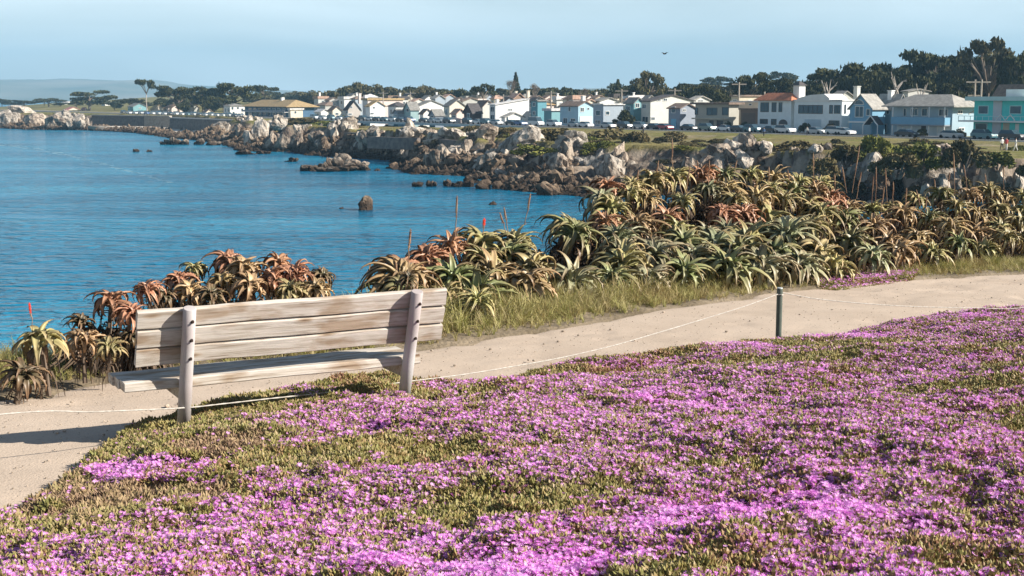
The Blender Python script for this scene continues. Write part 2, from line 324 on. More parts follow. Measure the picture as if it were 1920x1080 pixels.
tn = N_('ShaderNodeTexNoise'); tn.inputs['Scale'].default_value = .35; tn.inputs['Detail'].default_value = 6; gg = N_('ShaderNodeNewGeometry'); mpn_ = N_('ShaderNodeMapping'); mpn_.inputs['Scale'].default_value = (1, .5, 1); L_(gg.outputs['Position'], mpn_.inputs[0]); L_(mpn_.outputs[0], tn.inputs['Vector']); mr_ = N_('ShaderNodeMapRange'); mr_.inputs[1].default_value = .42; mr_.inputs[2].default_value = .62; mr_.inputs[4].default_value = .6; L_(tn.outputs[0], mr_.inputs[0]); L_(mr_.outputs[0], bb.inputs['Alpha'])
tag(mk('current_line', v_, f_, sm_), 'pale slick streak curving across the open blue water', 'water streak', kind='stuff')
sb = MB(); sb.box(-9000, 9000, -300, 12000, -9, -8.5); tag(sb.build('sea_bed', mat('sea_bed', (.05, .05, .04))), kind='structure')

# street, kerb
M_asph = mat('asphalt', (.055, .055, .058), .9, (.075, .073, .07), .8)
M_kerb = mat('concrete', (.5, .48, .45), .85, (.4, .38, .36), 2)
def strip(name, ua, ub, s0, s1, z0, z1, m, n=24):
    mb = MB(); a = rowpt(ua); b = rowpt(ub)
    a0, a1, b0, b1 = a + I2 * s0, a + I2 * s1, b + I2 * s0, b + I2 * s1
    v = [(*a0, z0), (*b0, z0), (*b1, z0), (*a1, z0), (*a0, z1), (*b0, z1), (*b1, z1), (*a1, z1)]
    mb.add(v, [(0, 3, 2, 1), (4, 5, 6, 7), (0, 1, 5, 4), (1, 2, 6, 5), (2, 3, 7, 6), (3, 0, 4, 7)]); return mb.build(name, m)
tag(strip('street', 40, 2050, -12, -3, 4.6, 5.02, M_asph), kind='structure')
tag(strip('pavement', 40, 2050, -3, -.6, 4.6, 5.14, M_kerb), kind='structure')
tag(strip('kerb', 40, 2050, -12.5, -12.003, 4.5, 5.17, mat('kerb_paint', (.62, .61, .58), .8, (.5, .48, .45), 2)), kind='structure')
M_sand = mat('sand_trail', (.42, .34, .25), .95, (.33, .26, .18), .5)

# ------------------------------------------------------------------ haze
hz = MB(); hz.box(-4600, 3200, -40, 8900, -10, 330); hm = bpy.data.materials.new('haze'); hm.use_nodes = True
for n in list(hm.node_tree.nodes):
    if n.type != 'OUTPUT_MATERIAL': hm.node_tree.nodes.remove(n)
pv = hm.node_tree.nodes.new('ShaderNodeVolumePrincipled'); pv.inputs['Density'].default_value = .00016; pv.inputs['Color'].default_value = (.36, .70, 1.0, 1); pv.inputs['Anisotropy'].default_value = .0
hm.node_tree.links.new(pv.outputs[0], [n for n in hm.node_tree.nodes if n.type == 'OUTPUT_MATERIAL'][0].inputs['Volume'])
tag(hz.build('haze', hm), kind='stuff')

# ================================================================== ROCKS
LMK = [(20, 'the far left edge'), (90, 'the left point'), (135, 'the rose-red roof'), (200, 'the long dark seawall'), (276, 'the tallest sparse cypress'), (345, 'the pink-brown gable'), (400, 'the layered cypress'), (440, 'the white seaside house'), (490, 'the left end of the motel'), (560, 'the right end of the motel'), (605, 'the white bungalow'), (650, 'the warm grey gable'), (705, 'the tall white house'), (750, 'the slate cottage'), (800, 'the wide grey roof'), (840, 'the cream house'), (880, 'the dark gabled cottage'), (950, 'the long white house'), (1008, 'the dark teal house'), (1050, 'the pale blue house'), (1095, 'the tall white chimney'), (1135, 'the small boxy house'), (1185, 'the teal house'), (1240, 'the big grey gable'), (1285, 'the small white-sided house'), (1340, 'the picture window house'), (1400, 'the cream flat house'), (1450, 'the red tile roof'), (1484, 'the white tower'), (1540, 'the curved white parapet'), (1610, 'the blue gabled house'), (1668, 'the white chimney'), (1735, 'the grey hipped roof'), (1800, 'the sloping white wing'), (1850, 'the turquoise house'), (1910, 'the right edge of the photo')]
def lmk(u): return min(LMK, key=lambda q: abs(q[0] - u))[1]
def size_word(x, a, b): return 'small' if x < a else 'large' if x > b else 'middling'
def ground_pt(u, v, z=4.5):
    for k in range(6): p = at_z(u, v, z); z = .5 * z + .5 * max(.2, land1(p[0], p[1]))
    return at_z(u, v, z)
def rock_mesh(seed, lobes=4, sub=3, tallness=1.):
    r = random.Random(seed); bm = bmesh.new()
    for l in range(lobes):
        t = bmesh.ops.create_icosphere(bm, subdivisions=sub if l < 2 else 2, radius=1)['verts']; P = []
        for i in range(15):
            d = Vector((r.gauss(0, 1), r.gauss(0, 1), r.gauss(0, .45 if i < 10 else 1.2))).normalized(); P.append((d, r.uniform(.42, .8)))
        q0 = 6.283 * l / lobes + r.uniform(-.5, .5); off = Vector((math.cos(q0) * .5, math.sin(q0) * .5, 0)) * (0 if l == 0 else 1); sc = r.uniform(.75, 1) if l == 0 else r.uniform(.4, .75); tz_ = sc * r.uniform(1.0, 1.5) * tallness; lx, ly = r.uniform(-.25, .25), r.uniform(-.25, .25)
        for v in t:
            d = v.co.normalized(); q = 1.1
            for n, h in P:
                c = d.dot(n)
                if c > .05: q = min(q, h / c)
            co = d * q; f = float(vn(np.array([co.x * 4.1 + seed]), np.array([co.y * 4.1 + co.z * 1.6]), seed)[0]) - .5
            th_ = math.atan2(co.y, co.x); co = co * (1 + f * .22); nt_ = max(0, 1 - abs(math.sin(2.5 * th_ + seed + l + co.z * .5)) * 3.2) * .3; co.x *= 1 - nt_; co.y *= 1 - nt_; v.co = Vector((co.x * sc + lx * (co.z + .5), co.y * sc + ly * (co.z + .5), co.z * tz_ - (0 if l == 0 else .15))) + off
    cs = [[v.co[k] for v in bm.verts] for k in range(3)]; mn = [min(c) for c in cs]; mxx = [max(c) for c in cs]
    for v in bm.verts: v.co = Vector([(v.co[k] - (mn[k] + mxx[k]) / 2) / ((mxx[k] - mn[k]) / 2) for k in range(3)])
    me = bpy.data.meshes.new('rock'); bm.to_mesh(me); bm.free(); return me
RM = {}
def rmesh(kind, i, m):
    k = (kind, i, m.name)
    if k not in RM:
        me = rock_mesh(i * 7 + 3, 5 if i % 3 else 3); me.materials.append(m); RM[k] = me
    return RM[k]
def rock(loc, sx, sy, sz, label, group, m=None, i=None, rz=None, tilt=.25, name='rock'):
    o = bpy.data.objects.new(name, rmesh('b', i if i is not None else random.randrange(12), m or M_rock)); lk(o)
    o.location = loc; o.scale = (sx, sy, sz); o.rotation_euler = (random.uniform(-tilt, tilt), random.uniform(-tilt, tilt), rz if rz is not None else random.uniform(0, 6.3))
    return tag(o, label, 'rock', group)
CR = []
def rock_px(u, vb, wpx, hpx, z0, label, group=None, m=None, **k):
    p = at_z(u, vb, z0); s = p[1] / F; W = wpx * s / 2; H = hpx * s
    return rock((p[0], p[1] + W * .6, z0 + H * .3), W * 1.0, W * random.uniform(.8, 1.05), H * .72, label, group, m, **k)
sea = [(683, 397, 34, 30, 'tall lone brown rock standing in the open water', 3), (640, 394, 9, 6, 'tiny dark rock tip just left of the tall lone brown rock', 1),
       (922, 387, 16, 9, 'small dark rock in the water right of the lone brown rock', 2), (253, 286, 14, 7, 'left of two small rocks in the water off the long seawall', 4), (280, 286, 11, 6, 'right of two small rocks in the water off the long seawall', 5),
       (545, 305, 26, 9, 'low flat brown rock left of the rocky islet', 6), (460, 291, 56, 9, 'long low reef rock below the jagged headland', 7), (490, 290, 30, 8, 'reef rock at the right end of the low reef', 8),
       (735, 318, 26, 12, 'small wave-washed rock right of the rocky islet', 9), (706, 322, 14, 6, 'little dark rock between the islet and the shore', 10),
       (782, 352, 30, 12, 'first dark rock from the left of the chain off the cove', 3), (808, 352, 20, 14, 'second dark rock from the left of the chain off the cove', 1)]
for u, vb, a, h, lb, i in sea: rock_px(u, vb, a, h, -.15, lb, None, M_seastack, i=i)
for k, (u, vb, a, h) in enumerate([(580, 322, 40, 12), (602, 320, 34, 16), (622, 318, 36, 24), (640, 318, 34, 30), (660, 321, 40, 22), (680, 321, 30, 18), (648, 322, 60, 14), (612, 323, 60, 10), (632, 312, 30, 26)]):
    rock_px(u, vb, a, h, -.1, 'angular brown rock of the jagged islet in mid bay', 'rocks of the islet', M_rock)
for k, (u, vb, a, h) in enumerate([(840, 351, 20, 14), (858, 352, 22, 12), (878, 352, 26, 14), (905, 356, 34, 18), (935, 356, 30, 16), (960, 358, 36, 18), (990, 360, 30, 14), (1028, 368, 50, 28), (1060, 366, 36, 18), (1085, 364, 36, 20), (310, 272, 28, 12), (326, 272, 24, 14), (345, 272, 20, 11), (372, 272, 26, 11), (398, 273, 30, 10), (425, 273, 26, 10), (885, 345, 30, 16), (915, 347, 26, 18), (945, 348, 30, 20), (975, 350, 30, 16), (1000, 345, 36, 24), (1040, 350, 40, 22)]):
    rock_px(u, vb, a, h, -.1, size_word(a, 26, 32) + ' dark tide-washed boulder at the waterline straight below ' + lmk(u), 'boulders along the waterline', M_seastack if u > 700 else M_rock)
G2 = 'crags of the far shore'
for u, vb, a, h, z0, lb, m in [
    (478, 276, 46, 52, .3, 'tall leaning crag on the point beside the tan-roofed motel', M_gran), (455, 262, 36, 30, 1, 'rounded crag left of the tall leaning crag', M_rock), (505, 282, 30, 36, .2, 'dark cleft crag at the waterline below the motel', M_rock),
    (530, 283, 34, 40, .2, 'upright crag at the waterline right of the dark cleft crag', M_rock), (556, 283, 30, 36, .2, 'blocky crag at the right end of the motel headland', M_rock), (580, 272, 34, 40, .8, 'pale smooth pinnacle below the lawn left of the first dark seawall', M_gran), (600, 268, 20, 36, 1., 'slim pale pinnacle against the first dark seawall', M_gran),
    (625, 272, 24, 22, 1.5, 'broken crag below the first dark seawall', M_rock), (655, 276, 44, 34, 1.2, 'large pale crag in the middle of the dark seawalls', M_gran), (690, 284, 40, 26, .8, 'tan crag below the second dark seawall', M_rock),
    (712, 284, 48, 22, 1.2, 'broad tan crag under the lawn', M_rock), (750, 284, 46, 26, 1.2, 'pale slab crag under the lawn', M_gran), (778, 286, 30, 30, 1.5, 'pale crag beside the third dark seawall', M_gran),
    (815, 322, 44, 46, .2, 'fluted tan crag at the tip of the second headland', M_rock), (838, 320, 30, 42, .4, 'fluted crag right of the headland tip', M_rock), (862, 322, 34, 44, .2, 'upright tan crag in the middle of the second headland', M_rock), (888, 318, 34, 36, .6, 'pale fluted crag of the second headland', M_gran),
    (900, 292, 40, 36, 2.2, 'pale crag at the top of the second headland', M_gran), (935, 294, 36, 30, 2, 'light crag behind the second headland', M_gran), (925, 318, 40, 26, .8, 'squat tan crag right of the headland crags', M_rock), (948, 318, 30, 36, 1., 'slanting pale slab crag above the boulders', M_gran), (968, 312, 30, 30, 1.5, 'dark sided crag above the boulders', M_rock),
    (995, 312, 40, 28, 1.5, 'pale crag in the shade of the round shrubs', M_gran), (1130, 335, 110, 56, 1., 'huge smooth grey granite dome above the cove', M_gran), (1085, 330, 44, 34, .8, 'dark shoulder of rock left of the granite dome', M_rock), (1178, 325, 40, 44, 1.2, 'tan crag leaning on the right of the granite dome', M_rock),
    (1215, 335, 50, 46, 1., 'whitish crag right of the granite dome', M_gran), (1250, 338, 44, 50, 1., 'tallest whitish crag above the aloe hedge', M_gran), (1285, 338, 44, 44, 1., 'whitish split crag above the aloe hedge', M_gran), (1320, 338, 50, 36, 1.2, 'low whitish crag at the right of the white crags', M_gran), (1370, 338, 50, 46, 1.2, 'square grey crag with a shaded face above the hedge', M_gran), (1415, 335, 40, 50, 1.4, 'pale crag behind the hedge crest', M_gran), (1460, 335, 50, 36, 1.6, 'grey crag near the dark scrub bank', M_rock),
    (1745, 364, 120, 56, 1., 'large shaded blue-grey rock face under the bright green shrub', M_gran), (1868, 362, 70, 52, 1., 'grey rock face with pale top at the right edge', M_gran), (1915, 360, 50, 46, 1.2, 'pale sunlit rock at the far right above the hedge', M_gran), (1650, 386, 50, 14, .0, 'low rock awash in the small cove behind the hedge', M_gran),
    (20, 238, 60, 26, .3, 'pale rock mass at the far left of the shore', M_gran), (60, 240, 60, 28, .3, 'brown dark-cleft rock at the far left point', M_rock), (100, 242, 50, 30, .3, 'tan rock below the red-roofed building', M_rock), (45, 222, 70, 22, 3, 'high pale slab at the left of the point', M_gran), (120, 225, 50, 18, 3, 'pale slab on top of the left point', M_gran), (145, 242, 40, 26, .4, 'pale tan slab left of the first dark wall', M_gran), (0, 232, 50, 24, 1, 'pale rock cut by the left edge', M_gran)]:
    rock_px(u, vb, a, h, z0, lb, G2, m)
for i in range(96):
    k = 2 + (len(SH) - 8) * i / 96 + random.uniform(-.1, .1); j = int(k); a_ = SH[j] * (1 - k + j) + SH[j + 1] * (k - j); q_ = PL[min(range(len(PL)), key=lambda n: np.hypot(*(PL[n] - a_)))]
    t = random.uniform(.3, .85); p_ = a_ * (1 - t) + q_ * t; u_, v_ = vproj(p_[0], p_[1], 1.); zz_ = max(.2, land1(*p_) - .6)
    if u_ < -40 or u_ > 1960 or 165 < u_ < 400: continue
    sc = p_[1] / F; hh_ = random.uniform(2.2, 4.4) * (1.1 - .4 * t); ww_ = random.uniform(1.4, 2.6) * (1 + p_[1] / 900)
    sec = 'far left point' if u_ < 300 else 'motel headland' if u_ < 620 else 'lawn' if u_ < 790 else 'second headland' if u_ < 960 else 'cove cliffs'
    rock((p_[0], p_[1], zz_ + hh_ * .2), ww_, ww_ * random.uniform(.7, 1.1), hh_ * .75, size_word(hh_, 2.6, 3.5) + ' jagged crag standing in the cliff below ' + lmk(u_), 'cliff crags', random.choice([M_rock, M_gran, M_gran]), tilt=.2)
# scattered boulders on the slopes
cand = []
for i in range(900):
    k = random.random() * (len(SH) - 6) + 2; j = int(k); a = SH[j] * (1 - k + j) + SH[j + 1] * (k - j)
    q = min(range(len(PL)), key=lambda n: np.hypot(*(PL[n] - a))); b = PL[q]; t = random.random() ** 1.2 * .8
    p = a * (1 - t) + b * t + np.array([random.uniform(-4, 4), random.uniform(-4, 4)]); cand.append((p[0], p[1], t))
cz = land(np.array([c[0] for c in cand]), np.array([c[1] for c in cand]))[0]
cnt = 0
for (x, y, t), z in zip(cand, cz):
    if z < -.8 or cnt >= 95: continue
    u, v = vproj(x, y, z)
    if 165 < u < 440 and t > .35: continue
    if u < -60 or u > 1980: continue
    cnt += 1; s = random.uniform(.6, 1.5) * (1 + y / 900) * (1.1 - t * .5)
    sec = 'long seawall point' if u < 460 else 'motel headland' if u < 620 else 'lawn and dark seawalls' if u < 790 else 'second headland' if u < 960 else 'granite dome'
    rock((x, y, z + s * .1), s, s * random.uniform(.7, 1.2), s * random.uniform(.5, 1.0), size_word(s, .8, 1.25) + ' rough boulder lying on the shore slope below ' + lmk(u), 'boulders on the shore slopes', random.choice([M_rock, M_rock, M_gran]), tilt=.5)
# small rubble at the waterline : one mass
V = []; Fq = []; base = []
bm = bmesh.new(); bmesh.ops.create_icosphere(bm, subdivisions=1, radius=1); bv = np.array([v.co[:] for v in bm.verts]); bf = np.array([[v.index for v in f.verts] for f in bm.faces]); bm.free()
P = []
for i in range(9000):
    k = random.random() * (len(SH) - 5) + 2; j = int(k); a = SH[j] * (1 - k + j) + SH[j + 1] * (k - j); P.append((a[0] + random.gauss(0, 4.2), a[1] + random.gauss(0, 4.2)))
P = np.array(P); zz, ds, dp, ins, inp, wv = land(P[:, 0], P[:, 1]); ok = (zz > -.7) & (zz < 4)
P = P[ok]; zz = zz[ok]; n = len(P); s = rng.uniform(.2, .75, n) * (1 + P[:, 1] / 500)
J = 1 + rng.uniform(-.35, .35, (n, len(bv), 1)); W = bv[None] * J * (s[:, None] * np.ones(3))[:, None, :] * rng.uniform(.6, 1.3, (n, 1, 3)) + np.stack([P[:, 0], P[:, 1], zz + s * .2], 1)[:, None, :]
FF = bf[None] + (np.arange(n) * len(bv))[:, None, None]
tag(mk('rubble', W.reshape(-1, 3), FF.reshape(-1, 3), M_seastack), 'dark stones and rubble strewn along the waterline', 'stones', kind='stuff')

# seawalls
M_wall = mat('seawall_stone_shaded', (.14, .12, .11), .9, (.24, .2, .17), 1.2, .6, 3)  # dark stone tone carries the shade on the sea-facing walls
def seawall(ua, ub, za, h, ya, yb, label, cap=True, m=None):
    a = at_y(ua, 200, ya)[:2]; b = at_y(ub, 200, yb)[:2]; a = np.array([a[0], ya]); b = np.array([b[0], yb]); L = np.hypot(*(b - a)); t = empty('seawall', (a[0], a[1], za - h), math.atan2(b[1] - a[1], b[0] - a[0]), label=label, cat='wall', group='sea walls')
    mb = MB(); n = max(2, int(L / 3)); v = []; f = []
    for i in range(n + 1):
        x = L * i / n; j = .25 * math.sin(i * 1.7) + random.uniform(-.1, .1)
        v += [(x, j - .35, 0), (x, j, h), (x, j + .7, h), (x, j + .7, 0)]
    for i in range(n):
        o = i * 4; f += [(o, o + 4, o + 5, o + 1), (o + 1, o + 5, o + 6, o + 2), (o + 2, o + 6, o + 7, o + 3)]
    f += [(0, 1, 2, 3), (n * 4 + 3, n * 4 + 2, n * 4 + 1, n * 4)]
    mb.add(v, f); mb.build('wall_face', m or M_wall, t)
    if cap: c = MB(); c.box(0, L, -.4, .95, h, h + .3); c.build('coping', M_kerb, t)
    return t
def yz(v, z): return (ZC - z) * F / (v - 185)
seawall(172, 270, 5.2, 6.2, yz(216, 5.2), yz(217.5, 5.2), 'long dark seawall left of the tan rubble bank')
seawall(270, 318, 5.2, 5, yz(217.5, 5.2), yz(218.6, 5.2) + 8, 'sunlit tan stone wall between the two dark seawalls', True, mat('tan_wall_sunlit', (.5, .42, .33), .9, (.36, .28, .21), 1.5, .6, 3))  # bright tan holds the sunlight; the wall is not turned to the sun
seawall(318, 462, 5.2, 4.2, yz(221, 5.2), yz(226, 5.2), 'dark seawall with pale coping beside the white seaside house')
seawall(604, 672, 4.8, 3.4, yz(243, 5), yz(246.5, 5), 'dark wall below the lawn with a pale pinnacle at its left', False)
seawall(690, 782, 4.8, 2.2, yz(253, 5), yz(255.5, 5), 'low dark wall below the green lawn', False)
seawall(800, 866, 4.8, 3.6, yz(256, 5), yz(260.5, 5), 'dark wall behind the second headland crags', False)
# beach by the long seawall
b0 = [at_z(u, v, .3)[:2] for u, v in [(165, 243), (240, 246), (285, 250), (330, 257), (400, 262)]]; b1 = [at_z(u, v, 1.6)[:2] for u, v in [(165, 237), (240, 237), (285, 238), (330, 241), (400, 244)]]
v = []; f = []
for i in range(5):
    for k in range(5):
        q = b0[i] * (1 - k / 4) + b1[i] * k / 4; v.append((q[0], q[1], .15 + 1.6 * k / 4))
for i in range(4):
    for k in range(4): o = i * 5 + k; f.append((o, o + 5, o + 6, o + 1))
tag(mk('beach', v, f, mat('beach_sand', (.62, .56, .48), .95, (.5, .43, .35), .6)), kind='structure')

# ================================================================== VEGETATION prototypes
def leafmat(name, c1, c2, trans=.25):
    m = mat(name, c1, .75, c2, .35, coord='Object', spec=.15, objrand=.18, contrast=(.3, .7)); return m
M_cyp = leafmat('cypress_leaves', (.035, .042, .016), (.085, .08, .028)); M_euc = leafmat('eucalyptus_leaves', (.075, .075, .035), (.16, .13, .06))
M_grn = leafmat('green_scrub', (.10, .12, .03), (.22, .21, .05)); M_olv = leafmat('olive_scrub', (.09, .08, .035), (.2, .15, .07)); M_bare = leafmat('bare_twigs', (.2, .16, .13), (.13, .10, .08)); M_con = leafmat('conifer_leaves', (.04, .05, .025), (.08, .08, .035))
M_dscr = leafmat('dark_scrub', (.05, .05, .025), (.12, .10, .05)); M_bark = mat('bark', (.16, .12, .09), .9, (.26, .22, .18), 3, .5); M_white_bark = mat('bleached_bark', (.5, .45, .4), .85, (.35, .3, .26), 3)
def leaves(clumps, per, size, seed):                           # clumps: (x,y,z,rx,ry,rz)
    r = np.random.default_rng(seed); C = np.array(clumps); n = len(C) * per; c = np.repeat(C, per, 0)
    d = r.normal(size=(n, 3)); d /= np.linalg.norm(d, axis=1)[:, None]; rad = r.uniform(.35, 1, (n, 1)) ** .5
    P = c[:, :3] + d * rad * c[:, 3:6]; a = r.normal(size=(n, 3)); a /= np.linalg.norm(a, axis=1)[:, None]; b = np.cross(a, r.normal(size=(n, 3))); b /= np.linalg.norm(b, axis=1)[:, None]
    s = size * r.uniform(.5, 1.3, (n, 1)); V = np.stack([P - a * s, P + a * s * .6 + b * s * .5, P + a * s * .6 - b * s * .5, P + b * s * .1 - a * s * .2], 1)
    V = np.stack([P - a * s, P + b * s * .55, P + a * s, P - b * s * .55], 1).reshape(-1, 3); i = np.arange(n) * 4
    return V, np.stack([i, i + 1, i + 2, i + 3], 1)
def tree_protos(kind, seed):
    r = random.Random(seed); cl = []; mb = MB(); tips = []
    if kind == 'cypress':
        mb.tube([(0, 0, 0), (.03, 0, .3), (-.02, .02, .55), (0, 0, .8)], [.06, .045, .035, .015], 6)
        for i in range(11):
            a = r.uniform(0, 6.28); h = r.uniform(.42, .95); q = (1.15 - abs(h - .62) * 1.3) * r.uniform(.35, .85); x, y = q * math.cos(a), q * math.sin(a); tips.append((x, y, h))
            cl.append((x, y, h, r.uniform(.28, .46), r.uniform(.28, .46), r.uniform(.06, .12)))
            for k in range(2): cl.append((x + r.uniform(-.3, .3), y + r.uniform(-.3, .3), h + r.uniform(-.03, .06), .2, .2, .05))
            mb.tube([(0, 0, h * .55), (x * .5, y * .5, h * .8), (x, y, h)], [.03, .018, .006], 5)
        per, size = 106, .062
    elif kind == 'flat':
        mb.tube([(0, 0, 0), (.05, 0, .35), (.0, .02, .62)], [.045, .035, .028], 6)
        for i in range(9):
            a = r.uniform(0, 6.28); q = r.uniform(.2, .8); x, y = q * math.cos(a), q * math.sin(a); h = r.uniform(.8, .97) - q * .08
            cl.append((x, y, h, .32, .32, .05)); mb.tube([(0, 0, .55), (x * .5, y * .5, .75), (x, y, h)], [.022, .014, .006], 5)
        per, size = 106, .06
    elif kind == 'round':
        mb.tube([(0, 0, 0), (.02, 0, .4), (0, .02, .7)], [.05, .035, .02], 6)
        for i in range(26):
            d = Vector((r.gauss(0, 1), r.gauss(0, 1), r.gauss(0, 1))).normalized() * r.uniform(.3, .85); x, y, h = d.x, d.y, .58 + d.z * .38
            cl.append((x, y, h, r.uniform(.18, .32), r.uniform(.18, .32), r.uniform(.08, .15)))
            if i % 3 == 0: mb.tube([(0, 0, .35), (x * .5, y * .5, .5), (x, y, h)], [.025, .015, .005], 5)
        per, size = 87, .07
    elif kind == 'open':
        mb.tube([(0, 0, 0), (.02, 0, .35), (.05, .02, .55)], [.045, .035, .03], 6)
        for i in range(24):
            a = r.uniform(0, 6.28); e = r.uniform(.1, 1.4); q = r.uniform(.75, .95); x, y, h = q * math.cos(a) * math.cos(e), q * math.sin(a) * math.cos(e), .5 + .46 * math.sin(e)
            cl.append((x, y, h, .16, .16, .06)); cl.append((x * .8 + r.uniform(-.1, .1), y * .8, h - .05, .12, .12, .05)); mb.tube([(0, 0, .3), (x * .35, y * .35, .55), (x * .7, y * .7, h * .9), (x, y, h)], [.028, .02, .01, .004], 5)
        per, size = 50, .052
    elif kind == 'conifer':
        mb.tube([(0, 0, 0), (0, 0, .98)], [.06, .01], 6)
        for i in range(11):
            h = .18 + .075 * i; q = (1 - h) * 1.05
            for k in range(7):
                a = k * .9 + i; cl.append((q * .62 * math.cos(a), q * .62 * math.sin(a), h, q * .36 + .04, q * .36 + .04, .035))
            if i % 2: mb.tube([(q * -.8, 0, h), (0, 0, h - .02), (q * .8, 0, h)], .008, 4)
        per, size = 26, .055
    elif kind == 'bare':
        def br(p, d, l, rad, n):
            q = p + d * l; mb.tube([p, q], [rad, rad * .7], 4, False); tips.append(q)
            if n:
                for k in range(3): br(q, (d + Vector((r.uniform(-.7, .7), r.uniform(-.7, .7), r.uniform(-.1, .5)))).normalized(), l * .72, rad * .62, n - 1)
        br(Vector((0, 0, 0)), Vector((0, 0, 1)), .32, .045, 5)
        for q in tips[::4]: cl.append((q.x, q.y, q.z, .1, .1, .06))
        per, size = 8, .018
    elif kind == 'bush':
        for i in range(22):
            a = r.uniform(0, 6.28); e = r.uniform(0, 1.4); q = r.uniform(.45, .85); cl.append((q * math.cos(a) * math.cos(e), q * math.sin(a) * math.cos(e), .1 + q * .85 * math.sin(e), .26, .26, .2))
        for k in range(5): a = k * 1.3; mb.tube([(.1 * math.cos(a), .1 * math.sin(a), -.1), (.3 * math.cos(a), .3 * math.sin(a), .3), (.5 * math.cos(a), .5 * math.sin(a), .6)], [.05, .035, .015], 5)
        per, size = 90, .085
    V, Fq = leaves(cl, per, size, seed)
    cm = bpy.data.meshes.new('crown'); cm.from_pydata(V.tolist(), [], Fq.tolist()); cm.update()
    tm = bpy.data.meshes.new('trunk'); tm.from_pydata([tuple(x) for x in mb.v], [], mb.f); tm.update(); return cm, tm
TP_ = {}
def tree(kind, loc, rad, h, m, label, cat='tree', group=None, var=None, name=None, bark=None, rz=None, lean=0):
    var = random.randrange(3) if var is None else var; k = (kind, var, m.name, (bark or M_bark).name)
    if k not in TP_:
        c, t = tree_protos(kind, sum(map(ord, kind)) + var * 31)
        c.materials.append(m); t.materials.append(bark or M_bark); TP_[k] = (c, t)
    c, t = TP_[k]; e = empty(name or {'conifer': 'conifer_tree', 'bush': 'shrub', 'cypress': 'cypress_tree', 'flat': 'cypress_tree', 'bare': 'bare_tree'}.get(kind, 'tree'), loc, rz if rz is not None else random.uniform(0, 6.3), label=label, cat=cat, group=group)
    e.scale = (rad, rad, h); e.rotation_euler[1] = lean
    for nm, me in (('crown' if kind != 'bush' else 'foliage', c), ('trunk' if kind != 'bush' else 'stem', t)): lk(bpy.data.objects.new(nm, me), e)
    return e
def tree_px(u, wpx, vt, kind, setb, m, label, group=None, **k):
    z0 = 5 + min(11, max(0, (setb - 12) * .035)); p = rowpt(u, setb, z0); s = p[1] / F; top = at_y(u, vt, p[1])[2]
    return tree(kind, (p[0], p[1], z0 - .3), wpx * s / 2, (top - z0 + .3), m, label, group=group, **k)
